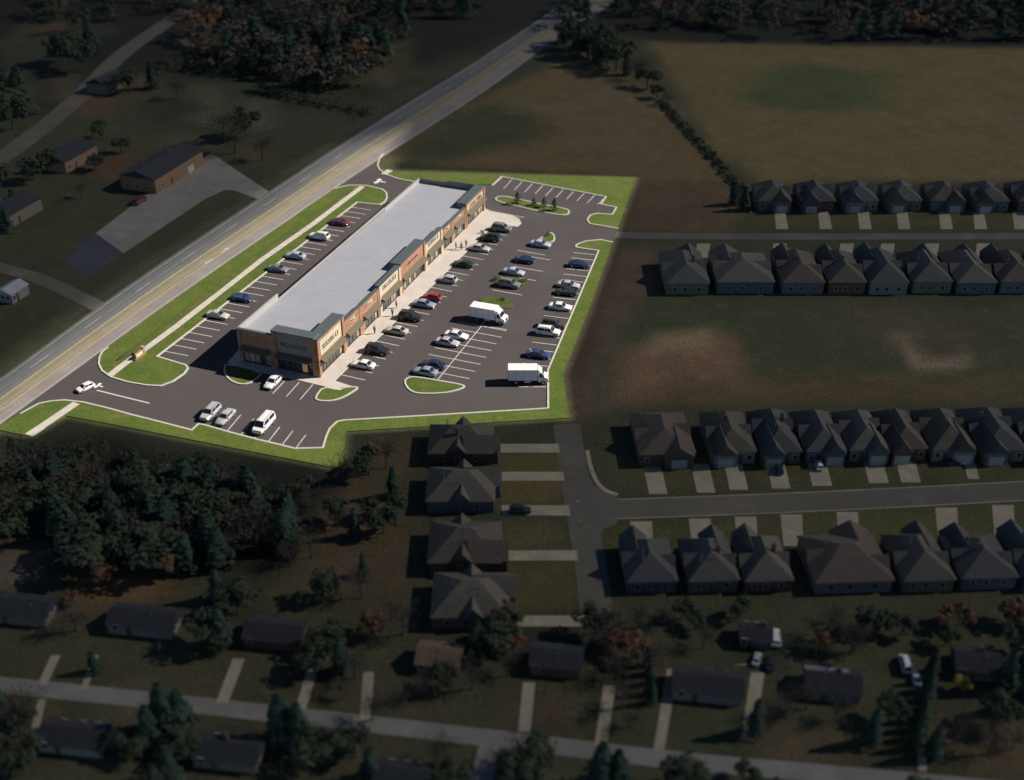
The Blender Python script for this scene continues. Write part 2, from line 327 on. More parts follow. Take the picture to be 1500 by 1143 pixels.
# smooth the two edges a little
for _ in range(3):
    hl = [hl[0]]+[(hl[i-1]+hl[i]*2+hl[i+1])/4 for i in range(1, NL-1)]+[hl[-1]]
    hr = [hr[0]]+[(hr[i-1]+hr[i]*2+hr[i+1])/4 for i in range(1, NL-1)]+[hr[-1]]
def across(f): return [a.lerp(b, f) for a, b in zip(hl, hr)]
def band(f0, f1, z):
    a, b = across(f0), across(f1); mb = MB(); n = NL
    mb.add([(p.x, p.y, z) for p in a]+[(p.x, p.y, z) for p in b], [(i, n+i, n+i+1, i+1) for i in range(n-1)]); return mb
struct('highway', band(0, 1, .030), M['highway'])
struct('turn_lane', band(.47, .70, .034), M['lane_tan']); struct('near_lane', band(.72, 1, .034), M['lane_pink'])
yl = MB()
for f in (.455, .475, .70, .72): yl.strip(across(f), .13, None, .043)
struct('yellow_centre_lines', yl, M['yellow'])
wl = MB()
for f in (.07, .965): wl.strip(across(f), .14, None, .043)
mid = across(.26)
struct('highway_edge_lines', wl, M['fadewhite'])
dm = MB()
for i in range(0, NL-1, 2): dm.strip([mid[i], mid[i].lerp(mid[i+1], .6)], .13, None, .043)
struct('lane_dashes', dm, M['fadewhite'])
# turn arrow worn into the centre lane
am = MB(); pa = G(312, 379); ud = (G(340, 360)-G(300, 388)).normalized(); vd = Vector((ud.y, -ud.x, 0))
def arrow(mb, p, d, L_, w_, z, turn=0):
    s = Vector((d.y, -d.x, 0)); q = lambda a, b: p+d*a+s*b
    mb.sheet([q(0, -w_*.18), q(0, w_*.18), q(L_*.62, w_*.18), q(L_*.62, -w_*.18)], z)
    mb.sheet([q(L_*.6, -w_*.6), q(L_*.6, w_*.6), q(L_, 0)], z+.002)
arrow(am, pa, -ud, 3.2, 1., .044); arrow(am, pa+ud*3, ud, 3.2, 1., .044)
for i_, (f0_, f1_, c_) in enumerate(((.105, .14, (.125, .128, .128)), (.185, .22, (.13, .132, .132)), (.31, .345, (.115, .118, .118)), (.395, .425, (.125, .128, .128)), (.52, .535, (.16, .14, .095)), (.62, .635, (.30, .26, .19)), (.78, .81, (.215, .185, .172)), (.875, .90, (.21, .182, .17)))):
    struct('tyre_track', band(f0_, f1_, .0385), mat_ground('worn_track_%d' % i_, c_, tuple(v*1.25 for v in c_), tuple(v*.8 for v in c_), .06, .2, .9, 4., .15))
struct('turn_lane_arrows', am, M['fadewhite'])
# dark drainage ditch grass beside the far shoulder
dt = MB(); dl = [a+(a-b).normalized()*1.1 for a, b in zip(hl, hr)]
dt.strip(dl[10:34], 1.0, None, .008); struct('verge_ditch', dt, mat('ditch_soil', (.035, .033, .022), .95, .3, .6))

# ------------------------------------------------------------------ car park: asphalt, lawns, kerbs, pavements
SITE = [(-60, 667), (0, 631), (37, 639), (48, 638), (97, 610), (177, 625), (340, 657), (500, 688), (507, 633), (834, 613), (825, 549), (862, 455), (896, 360), (931, 261), (566, 252)]
lot = MB(); lot.sheet(GL([(10, 612), (50, 582), (140, 512), (158, 505.5), (383, 350), (486, 272.5), (542, 235), (553, 243), (566, 257), (929, 263), (896, 360), (862, 455), (827, 549), (831, 608), (507, 630), (498, 684), (340, 652), (177, 621), (97, 600), (60, 600)]), .024)
struct('parking_lot', lot, M['asphalt'])
LH = .15
def smoothpts(pts, k=1, closed=True):
    p = [Vector(q[:2]) for q in pts]
    for _ in range(k):
        o = []; n = len(p)
        for i in range(n if closed else n-1):
            a, b = p[i], p[(i+1) % n]; o += [a*.75+b*.25, a*.25+b*.75]
        if not closed: o = [p[0]]+o+[p[-1]]
        p = o
    return p
def lawn(name, pts, kerbs, k=0, m='lawn', closedk=False):
    g = GL(pts)
    if k: g = smoothpts(g, k)
    mb = MB(); mb.prism([(p[0], p[1]) for p in g], .004, LH); struct(name, mb, M[m])
    for kl in kerbs:
        gk = GL(kl)
        kb = MB(); kb.strip(gk, .34, .01, LH+.03); struct('kerb', kb, M['kerb'])
def island(name, pts, k=2, m='lawn', bare=False):
    g = smoothpts(GL(pts), k); mb = MB(); mb.prism([(p[0], p[1]) for p in g], .004, LH); struct(name, mb, M[m])
    if bare: return
    kb = MB(); kb.strip(g, .32, .01, LH+.03, closed=True); struct('kerb', kb, M['kerb'])
arcA = [(159, 509.5), (150, 516), (146, 524), (145, 534), (150, 544), (163, 553), (188, 560.5), (215, 565), (236, 566), (254, 559), (270, 548), (275.5, 540), (272, 535.5), (230, 523)]
arcB = [(523, 297), (540, 299), (557, 300.5), (564, 296), (567, 290), (566, 283), (560, 278), (537, 272.5), (512, 272), (490, 277)]
L1out = arcA+[(256.5, 502), (290, 476), (523, 297)][:-1]+arcB+[(447, 306.5), (383, 352), (322, 393), (220, 464)]
lawn('lawn', L1out, [arcA+[(256.5, 502.5)]+[(523, 297)]+arcB[1:]])
lowk = [(30, 607), (57, 592), (75, 588.5), (95, 587), (122, 590), (159, 599), (195, 609), (227, 617), (281, 631), (291, 622), (300, 623.5), (340, 635), (378, 645), (408, 652), (432, 658), (473, 657), (478, 640), (483, 629), (494, 618.5), (505, 616.5), (620, 610), (780, 600.5), (803, 599), (803, 567), (802.7, 543), (877, 368), (860, 365.5), (844, 363), (844, 360), (848, 357.5), (859, 354), (880, 352), (897.5, 355.5)]
lowo = [(896, 360), (862, 455), (825, 549), (834, 613), (507, 633), (500, 688), (340, 657), (177, 625), (97, 610), (48, 638), (37, 639), (0, 631), (-40, 650)]
lawn('lawn', lowk+lowo, [lowk])
topk = [(905, 335.5), (885, 332), (865, 328.7), (861, 325), (861, 321), (865, 316), (874, 313.5), (897, 315), (903, 304.7), (880, 300), (888, 289), (735, 259.5), (721, 271.5), (700, 271), (650, 272), (612, 268), (585, 263), (566, 256.5), (556, 249), (553, 243), (556, 232), (561, 226)]
lawn('lawn', topk[:-2]+[(566, 252), (931, 261)], [topk[:12]+[(721, 272.5)], topk[15:]])
island('planted_island', [(331, 533), (328, 545), (336, 557), (350, 563.5), (364, 563), (374, 557), (386, 546.5)], 1)
island('planted_island', [(474, 567), (461, 584), (468, 588), (485, 588.5), (503, 583), (518, 574), (525, 569), (519, 567.5), (502, 569), (497, 573)], 1)
island('planted_island', [(592, 560), (598, 553.5), (610, 553), (640, 558), (678, 564.5), (681, 568), (668, 573), (648, 577), (612, 577.5), (599, 572)], 1)
island('planted_island', [(700, 439), (716, 435), (733, 436.5), (750, 442), (754, 449), (748, 453), (730, 452), (710, 447)], 1, 'lawn_dark', True)
island('planted_island', [(720, 412), (735, 405), (765, 408), (772, 415), (765, 420), (735, 419)], 1, 'lawn_dark', True)
island('planted_island', [(788, 353), (800, 344), (808.5, 341), (813, 349), (810, 355.5), (798, 356)], 1)
island('planted_island', [(725, 292), (731, 288), (745, 289), (788, 299), (830, 306.5), (835, 311.4), (829, 316), (815, 315), (788, 310), (757, 302.5), (730, 296)], 1)
# pavement round the shops (slab, 12 cm)
pv = MB(); pv.prism([tuple(p[:2]) for p in GL([(350, 513), (334, 531), (335, 534), (385, 547), (430, 556), (475, 567), (497, 572), (499, 568.3), (517, 567), (490, 558.5), (499, 549.5), (636, 416), (696, 356.5), (726, 327.5), (744, 331.5), (757, 332.5), (763, 328), (760, 322), (748, 316), (722, 311), (700, 302), (600, 380), (440, 520)])], .006, LH-.02)
struct('shop_pavement', pv, M['concrete'])
pk = MB(); pk.strip(GL([(490, 558.5), (499, 549.3), (636, 416), (696, 356.3), (726, 327.2), (744, 331.5), (757, 332.7), (763, 328), (760, 321.5), (748, 315.5), (718, 310)]), .22, .01, LH); struct('kerb', pk, M['kerb'])
# the footpath between lawn and highway, with its expansion joints, and the grass bank beside it
fp = MB(); fpl = GL([(161, 551), (178, 537.5), (258, 479.5), (320, 431), (383, 382), (460, 328), (531, 274)])
fp.strip(fpl, 1.45, .02, LH+.012); struct('footpath', fp, M['concrete'])
fj = MB()
for a, b in zip(fpl, fpl[1:]):
    n = int((b-a).length/2); d = (b-a).normalized(); s = Vector((-d.y, d.x, 0))
    for i in range(n): 
        p = a+(b-a)*(i+.5)/n; fj.strip([p-s*.72, p+s*.72], .05, None, LH+.016)
struct('path_joints', fj, mat('joint_sealant', (.12, .11, .10), .9, .2, 2.))
f2 = MB(); f2.strip(GL([(112, 591.5), (98, 601), (70, 620), (42, 638.5)]), 1.6, .02, LH+.012); struct('footpath', f2, M['concrete'])
f3 = MB(); f3.strip(GL([(562, 256.5), (571, 250)]), 1.6, .02, LH+.012); struct('footpath', f3, M['concrete'])
bk = MB(); prev = None; bank = []
for p, q in zip(GL([(172, 531), (190, 518), (246, 476), (310, 428), (373, 379), (448, 326), (515, 277)]), [0, .5, .5, .5, .5, .5, 0]):
    bank.append((p, q))
rings = []
dd = (bank[-1][0]-bank[0][0]).normalized(); ss = Vector((-dd.y, dd.x, 0))
for p, h in bank: rings.append([tuple(p+ss*.55+Vector((0, 0, LH-.02))), tuple(p+ss*.25+Vector((0, 0, LH+h))), tuple(p-ss*.05+Vector((0, 0, LH+h*.95))), tuple(p-ss*1.3+Vector((0, 0, LH-.02)))])
bk.loft(rings); struct('grass_bank', fixn(bk.build('grass_bank', M['lawn_dark'])) and bk, M['lawn_dark']) if False else tag(fixn(bk.build('grass_bank', M['lawn_dark'], smooth=40)), kind='structure')
# ------------------------------------------------------------------ painted lines
pl = MB(); LW = .16; ZP = .029
def line(a, b, w_=LW): pl.strip([G(*a), G(*b)], w_, None, ZP)
def row(a, b, stall, first, n, step, L_, skip=()):
    A_, B_ = G(*a), G(*b); d = (B_-A_).normalized(); v = (G(*stall[1])-G(*stall[0])).normalized()
    for i in range(n):
        if i in skip: continue
        p = A_+d*(first+i*step); pl.strip([p, p+v*L_], LW, None, ZP)
V0 = ((469, 340), (501, 345))
row((499, 549), (696, 356), ((640, 421), (676, 428)), 0, 30, 2.7, 5.1)
row((230, 523), (523, 297), V0, 2.3, 29, 2.62, 5.2)
row((803, 543), (877, 368), ((776, 505), (816, 510)), 1.4, 19, 2.7, 0)
A_, B_ = G(803, 543), G(877, 368); d_ = (B_-A_).normalized(); v_ = (G(776, 505)-G(816, 510)).normalized()
for i in range(19): p = A_+d_*(1.4+i*2.72); pl.strip([p, p+v_*5.2], LW, None, ZP)
MA, MBp = G(640, 558), G(706, 477); md = (MBp-MA).normalized(); mv = (G(711, 524)-G(633, 509)).normalized()
pl.strip([MA+md*.1, MA+md*26], LW, None, ZP)
for i in range(1, 9): p = MA+md*i*2.72; pl.strip([p-mv*5.2, p+mv*5.3], LW, None, ZP+.002)
for (a, b) in (((758, 367), (798, 374)), ((768, 375), (806, 381)), ((752, 390.5), (795, 398)), ((741, 404), (785, 411.5)), ((722, 425), (765, 432.5)), ((742, 483), (708, 478))): line(a, b)
line((560+200, 567), (803, 567))
for k in range(10): 
    a = (750+k*15.1, 263+k*2.95); b = (738+k*15.3, 276.5+k*2.6)
    line(b, a)
for k in range(7):
    p = G(291+18.6*(k+1)+2, 623+5.9*(k+1)-1); dv = (G(330.5, 631)-G(353.4, 607)).normalized()
    q = G(311+19.6*k, 628.5+5.6*k); line((311+19.7*k, 628.5+5.7*k), (334+19*k, 602+5.9*k))
for k in range(3): line((418+20.3*k, 557+3.2*k), (399.5+20.1*k, 577+4.2*k))
line((142, 572), (219, 591), .28)
struct('parking_lines', pl, M['paint'])
ar = MB()
def turnarrow(p, d, s, z=.036):
    t = Vector((d.y, -d.x, 0)); q = lambda a, b: p+d*a*s+t*b*s
    ar.sheet([q(-2.2, -.28), q(-2.2, .28), q(.3, .28), q(.3, -.28)], z)
    ar.sheet([q(.3, -1.1), q(.3, 1.1), q(1., 1.1), q(1., -1.1)], z+.002)
    ar.sheet([q(1.7, 1.0), q(-.4, 1.0), q(.65, 2.3)], z+.004); ar.sheet([q(1.7, -1.0), q(-.4, -1.0), q(.65, -2.3)], z+.004)
# ------------------------------------------------------------------ shops
A0 = G(469, 554); D0 = G(710, 308); BL = (D0-A0).length; ux = (D0-A0).normalized(); BAZ = math.atan2(ux.y, ux.x); BW = 16.6
ly = Vector((-ux.y, ux.x, 0))
turnarrow(G(145, 565.5), (G(100, 560)-G(142, 572)).normalized(), .42); turnarrow(G(556, 266), ly, .75)
struct('turn_arrows', ar, M['arrowpaint'])
tx, ty = -ly.x, -ly.y
rf = mat('white_roof_membrane', (.305, .312, .345), .7, .05, .3)
Nn = rf.node_tree.nodes; Ll = rf.node_tree.links; b_ = Nn['Principled BSDF']; src = b_.inputs['Base Color'].links[0].from_socket
tcn = Nn.new('ShaderNodeTexCoord'); brn = Nn.new('ShaderNodeTexBrick'); brn.inputs['Color1'].default_value = (1, 1, 1, 1); brn.inputs['Color2'].default_value = (.965, .97, .98, 1); brn.inputs['Mortar'].default_value = (.84, .85, .87, 1)
brn.inputs['Scale'].default_value = 1; brn.inputs['Brick Width'].default_value = 30; brn.inputs['Row Height'].default_value = 2.; brn.inputs['Mortar Size'].default_value = .05; brn.offset = .3
Ll.new(tcn.outputs['Object'], brn.inputs['Vector']); mxn = Nn.new('ShaderNodeMix'); mxn.data_type = 'RGBA'; mxn.blend_type = 'MULTIPLY'; mxn.inputs[0].default_value = 1
mpn = Nn.new('ShaderNodeMapping'); mpn.inputs['Rotation'].default_value = (0, 0, math.pi/2); Ll.new(tcn.outputs['Object'], mpn.inputs[0]); Ll.new(mpn.outputs[0], brn.inputs['Vector'])
Ll.new(src, mxn.inputs[6]); Ll.new(brn.outputs['Color'], mxn.inputs[7]); Ll.new(mxn.outputs[2], b_.inputs['Base Color'])
shop = thing('retail_building', 'long single-storey brick retail building with a pale flat roof in the sunlit car park', 'shop building', A0, BAZ)
ZB = LH-.03
def part(name, mb, m, parent=shop, label=None, smooth=None):
    o = mb.build(name, m, parent, smooth=smooth)
    if label: o['label'] = label
    return o
def RZ(s): return 6.0-1.25*s/BL           # the roof drains gently towards the far end
# bays along the front: s0, s1, top, wall kind
BAYS = [(0, 10.2, 7.9, 'brick', 'panel'), (10.2, 17.3, 6.45, 'brick2', 'small'), (17.3, 25.1, 6.3, 'brick2', 'emblem'), (25.1, 34.9, 6.75, 'beige', 'script'), (34.9, 47.2, 6.95, 'brick', 'recess'),
        (47.2, 56.2, 6.1, 'beige', 'script'), (56.2, 62.2, 5.5, 'brick2', 'small'), (62.2, 69.8, 5.4, 'brick2', 'small'), (69.8, BL, 6.15, 'brick', 'panel')]
# body of the building behind the front screen wall
wb = MB()
wb.add([(0.4, .5, 0), (BL-.4, .5, 0), (BL-.4, BW-.02, 0), (.4, BW-.02, 0), (.4, .5, RZ(.4)), (BL-.4, .5, RZ(BL)), (BL-.4, BW-.02, RZ(BL)), (.4, BW-.02, RZ(.4))], [(0, 1, 5, 4), (1, 2, 6, 5), (2, 3, 7, 6), (3, 0, 4, 7), (3, 2, 1, 0)])
part('wall', wb, M['rearwall'], label='plain rear block wall')
rb = MB(); rb.add([(.38, .48, RZ(.4)+.01), (BL-.38, .48, RZ(BL)+.01), (BL-.38, BW-.3, RZ(BL)+.01), (.38, BW-.3, RZ(.4)+.01)], [(0, 1, 2, 3)]); part('roof', rb, rf)
fr = MB()
def glyphs(host, mt, s0, s1, z0, z1, y, seed):
    """raised dark sign lettering: round and upright strokes as far as the photo lets them be read"""
    rr = random.Random(seed); s = s0; h = z1-z0; t = h*.17
    while s < s1-.3:
        k = rr.choice('OCIXIC'); w_ = h*.8 if k in 'OCX' else h*.25
        if s+w_ > s1: break
        mb = MB()
        if k in 'OC':
            n = 12; c = (s+w_/2, (z0+z1)/2); r0 = h/2; a0, a1 = (0, n) if k == 'O' else (2, n-1)
            for i in range(a0, a1):
                p, q = 2*math.pi*i/n, 2*math.pi*(i+1)/n
                P_ = [(c[0]+math.cos(a)*r*w_/h, c[1]+math.sin(a)*r) for a, r in ((p, r0), (q, r0), (q, r0-t), (p, r0-t))]
                mb.add([(x, yy, z) for yy in (y, y-.06) for x, z in P_], [(0, 1, 2, 3), (7, 6, 5, 4), (0, 4, 5, 1), (1, 5, 6, 2), (2, 6, 7, 3), (3, 7, 4, 0)])
        elif k == 'I': mb.box(s, s+t*1.2, y-.06, y, z0, z1)
        else:
            for sg in (0, 1):
                a, b = (s, s+w_-t) if sg == 0 else (s+w_-t, s); yo = y-.003*sg
                P_ = [(a, z0), (a+t, z0), (b+t, z1), (b, z1)]
                mb.add([(x, yy, z) for yy in (yo, yo-.06) for x, z in P_], [(0, 1, 2, 3), (7, 6, 5, 4), (0, 4, 5, 1), (1, 5, 6, 2), (2, 6, 7, 3), (3, 7, 4, 0)])
        part('letter', mb, mt, host); s += w_+h*.22
def storefront(s0, s1, y, parent, seed, top=3.0, lit=False):
    """glass shop front between piers; each leaf glazed, a door in the middle"""
    rr = random.Random(seed); n = max(3, int((s1-s0)/1.15)); w_ = (s1-s0)/n; dk = n//2
    f = MB(); f.box(s0, s1, y-.06, y+.08, ZB, ZB+.32); f.box(s0, s1, y-.06, y+.08, top-.14, top); f.box(s0, s1, y-.055, y+.07, 2.25, 2.32)
    for i in range(n+1): f.box(max(s0, s0+i*w_-.05), min(s1, s0+i*w_+.05), y-.07, y+.09, ZB+.002, top-.002)
    win = MB(); win.m = []
    fo = part('window_frame', f, M['frame'], parent)
    for i in range(n):
        a, b = s0+i*w_+.05, s0+(i+1)*w_-.05; g = MB(); g.box(a, b, y+.0, y+.03, ZB+.3, top-.12); q = rr.random()
        if q < (.8 if lit and i > n*.45 else .42): part('window_display', g, M['litpane'] if lit else M['palepane'], fo, 'lit display behind the glass' if lit else None)
        else: part('window_glass', g, M['glass'], fo)
    h = MB(); a = s0+dk*w_; h.box(a+.06, a+.12, y-.13, y-.05, 1.0, 1.5); part('door_handle', h, M['rim'], fo)
def awning(s0, s1, y, parent, z0=3.02, z1=3.82, out=1.0):
    a = MB(); a.add([(s0, y, z1), (s1, y, z1), (s1, y-out, z0+.15), (s0, y-out, z0+.15), (s1, y-out, z0-.1), (s0, y-out, z0-.1), (s0, y, z0+.1), (s1, y, z0+.1)],
                    [(0, 3, 2, 1), (3, 5, 4, 2), (5, 6, 7, 4), (0, 6, 5, 3), (1, 2, 4, 7), (0, 1, 7, 6)])
    return part('awning', fixn_mb(a), M['awning'], parent)
def fixn_mb(mb):
    me_ = bpy.data.meshes.new('t'); me_.from_pydata(mb.v, [], mb.f); bm = bmesh.new(); bm.from_mesh(me_); bmesh.ops.recalc_face_normals(bm, faces=bm.faces)
    mb.v = [tuple(v.co) for v in bm.verts]; mb.f = [tuple(v.index for v in f.verts) for f in bm.faces]; bm.free(); bpy.data.meshes.remove(me_); return mb
def bay(parent, s0, s1, top, wall, kind, seed, depth=.5, lit=False, back=0, awn=True):
    """one shop bay in the wall's own x (along), y (into the building); piers, fascia, glazing, canopy, sign"""
    W = M[wall]; pw = .75; tall = kind in ('panel', 'script', 'recess')
    m = MB(); m.box(s0+pw, s1-pw, .1, depth, 3.03, top-.16); fa = part('fascia', m, W, parent)
    for a, b in ((s0, s0+pw), (s1-pw, s1)):
        m = MB(); m.box(a+.004, b-.004, 0 if not tall else -.12, depth, ZB, top-.16); part('pier', m, M['brick' if wall != 'beige' else 'beige'] if wall != 'greige' else M['brick'], parent)
        if wall in ('brick', 'brick2'):
            m = MB(); m.box(a-.02+.004, b+.02-.004, (-.04 if not tall else -.16), depth-.02, ZB-.002, .95); part('pier_base', m, M['brick2'], parent)
    m = MB(); m.box(s0-.03 if tall else s0+.02, s1+.03 if tall else s1-.02, -.22 if tall else -.1, depth+.1, top-.16, top+.04); part('coping', m, M['cap'], parent)
    if back:
        m = MB(); m.box(s0+.02, s1-.02, depth+.003, back, 4.4, top-.17); part('parapet_return', m, M['rearwall'], parent)
        m = MB(); m.box(s0, s1, depth+.103, back+.08, top-.165, top+.02); part('coping', m, M['cap'], parent)
    storefront(s0+pw+.01, s1-pw-.01, .3, parent, seed, lit=lit)
    if awn: awning(s0+pw-.1, s1-pw+.1, .09, parent)
    L_ = s1-s0
    if kind == 'panel':
        m = MB(); m.box(s0+1.1, s1-1.1, .03, .1, 4.0, top-.95); sp_ = part('sign_panel', m, M['beige'] if wall != 'greige' else M['greige'], parent)
        glyphs(sp_, M['sign'], s0+1.8, s1-1.7, (4.0+top-.95)/2-.45, (4.0+top-.95)/2+.45, .03, seed)
    elif kind == 'script':
        zc = (3.9+top)/2; glyphs(fa, M['sign'], s0+1.8, s1-1.6, zc-.45, zc+.45, .1, seed)
    elif kind == 'recess':
        zc = (3.9+top)/2-.1; m = MB(); m.box(s0+2.6, s1-2.6, .05, .1, zc-.55, zc+.55); sp_ = part('sign_panel', m, M['brick2'], parent)
        for (a, b, c, d) in ((s0+1.4, s1-1.4, top-.75, top-.62), (s0+1.4, s1-1.4, 4.0, 4.1)):
            m = MB(); m.box(a, b, .04, .1, c, d); part('brick_band', m, M['brick2'], parent)
        glyphs(sp_, M['door'], s0+3.2, s1-3., zc-.3, zc+.3, .05, seed)
    elif kind != 'plain':
        zc = (3.85+top)/2; m = MB(); m.box(s0+1.1, s1-1.1, .06, .1, zc-.75, zc+.6); part('sign_panel', m, M['brick'], parent)
        m = MB(); m.box((s0+s1)/2-1., (s0+s1)/2+.9, .0, .06, zc-.32, zc+.32); sp_ = part('sign_board', m, M['signcream'], parent)
        glyphs(sp_, M['signgreen'] if kind == 'emblem' else M['sign'], (s0+s1)/2-.85, (s0+s1)/2+.85, zc-.18, zc+.18, .0, seed)
for i, (s0, s1, top, wall, kind) in enumerate(BAYS):
    bay(shop, s0, s1, top, wall, kind, 11+i, back=(2.2 if i in (0, 4, 8) else .9 if i in (3, 5) else 0))
# the short side facing the entrance: frame rotated by -90 degrees about the corner (x runs along the left)
side = bpy.data.objects.new('end_facade', None); C.objects.link(side); side.parent = shop; side.location = (.0, BW, 0); side.rotation_euler = (0, 0, -math.pi/2); side.empty_display_size = .2
def side_part(fn):
    global shop
    keep = shop; before = set(o.name for o in bpy.data.objects); fn()
    for o in [o for o in bpy.data.objects if o.name not in before and o.parent == side]:
        # re-parent straight onto the building so that each piece is a part of it
        o.parent = shop; o.matrix_basis = Matrix.Translation((0, BW, 0)) @ Matrix.Rotation(-math.pi/2, 4, 'Z')
side_part(lambda: bay(side, 0.02, 7.3, 7.15, 'brick', 'plain', 31, depth=.39))
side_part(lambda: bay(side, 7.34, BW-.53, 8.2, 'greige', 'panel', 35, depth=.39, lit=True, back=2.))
bpy.data.objects.remove(side)
# far end parapet, rear parapet (tall at both ends, low between)
def wallseg(x0, x1, y0, y1, z0, z1, m, capm='cap', label=None):
    m_ = MB(); m_.box(x0, x1, y0, y1, z0, z1-.12); part('parapet', m_, M[m])
    c = MB(); c.box(x0-.05, x1+.05, y0-.05, y1+.05, z1-.118, z1+.02); part('coping', c, M[capm])
wallseg(BL-.38, BL-.05, 2.4, 9.2, 0, 6.2, 'rearwall'); wallseg(BL-.38, BL-.05, 9.32, BW-.06, 0, 5.75, 'rearwall')
wallseg(.02, 14.6, BW-.28, BW+.02, 0, 7.1, 'white_cap', 'white_cap'); wallseg(14.75, 61.6, BW-.26, BW, 0, RZ(15)+.12, 'rearwall', 'white_cap'); wallseg(61.75, BL-.02, BW-.28, BW+.02, 0, 5.75, 'white_cap', 'white_cap')
for (s, t, w_) in (): pass
# rear doors and downpipes
for s in range(6, 80, 9):
    m = MB(); m.box(s, s+1.1, BW+.021, BW+.06, 0, 2.2); part('rear_door', m, M['door'])
    m = MB(); m.cyl((s+3.5, BW+.12, 2.3), (0, 0, 1), .07, 4.5, 8); part('downpipe', m, M['rim'])
# wall lamps by the corner
for s in (.35, 9.85, 25.5, 34.4):
    m = MB(); m.box(s-.1, s+.1, -.3, -.125, 3.2, 3.55); part('wall_lamp', m, M['frame'])

# ------------------------------------------------------------------ vehicles (x is forward)
def ring(x, w_, zb, zs, zt, wt):
    return [(x, -w_*.86, zb), (x, -w_, zb+.18), (x, -w_, zs), (x, -wt, zt), (x, wt, zt), (x, w_, zs), (x, w_, zb+.18), (x, w_*.86, zb)]
SPEC = {  # length stations (x, half width, bottom, shoulder, deck, deck half width); cabin (x0 base, x0 top, x1 top, x1 base, z base, z roof)
 'sedan': dict(st=[(2.32, .62, .36, .56, .60, .5), (2.2, .80, .22, .62, .70, .66), (1.6, .88, .2, .70, .80, .76), (.9, .90, .2, .78, .90, .80), (-1.0, .90, .2, .82, .93, .80), (-1.7, .89, .22, .80, .95, .78), (-2.2, .82, .26, .74, .92, .70), (-2.32, .70, .38, .68, .84, .58)],
               cab=(1.05, .28, -.95, -1.75, .88, 1.42), wb=(1.42, -1.36), wr=.325),
 'suv': dict(st=[(2.3, .66, .40, .66, .76, .56), (2.2, .84, .28, .78, .90, .72), (1.5, .93, .26, .88, 1.0, .82), (.9, .94, .26, .94, 1.06, .86), (-1.0, .94, .26, .97, 1.1, .86), (-2.0, .93, .28, .97, 1.1, .84), (-2.3, .88, .34, .92, 1.08, .80), (-2.38, .80, .42, .86, 1.0, .74)],
             cab=(1.15, .5, -1.95, -2.28, 1.04, 1.72), wb=(1.42, -1.42), wr=.37),
 'hatch': dict(st=[(2.0, .62, .34, .58, .64, .5), (1.9, .78, .22, .66, .76, .66), (1.4, .85, .2, .74, .86, .74), (.8, .87, .2, .82, .94, .78), (-.9, .87, .2, .86, .98, .78), (-1.6, .86, .22, .86, .98, .77), (-1.95, .80, .28, .80, .95, .72), (-2.02, .70, .38, .72, .88, .62)],
               cab=(1.0, .35, -1.35, -1.9, .92, 1.48), wb=(1.25, -1.22), wr=.32),
 'van': dict(st=[(2.55, .70, .42, .72, .82, .62), (2.45, .90, .32, .86, 1.0, .8), (1.9, .98, .3, .98, 1.12, .9), (1.3, 1.0, .3, 1.05, 1.2, .93), (-1.5, 1.0, .3, 1.1, 1.25, .95), (-2.45, .99, .32, 1.1, 1.25, .95), (-2.6, .95, .36, 1.05, 1.2, .9), (-2.65, .9, .44, .95, 1.1, .85)],
             cab=(1.75, 1.0, -2.45, -2.6, 1.15, 2.1), wb=(1.65, -1.6), wr=.36)}
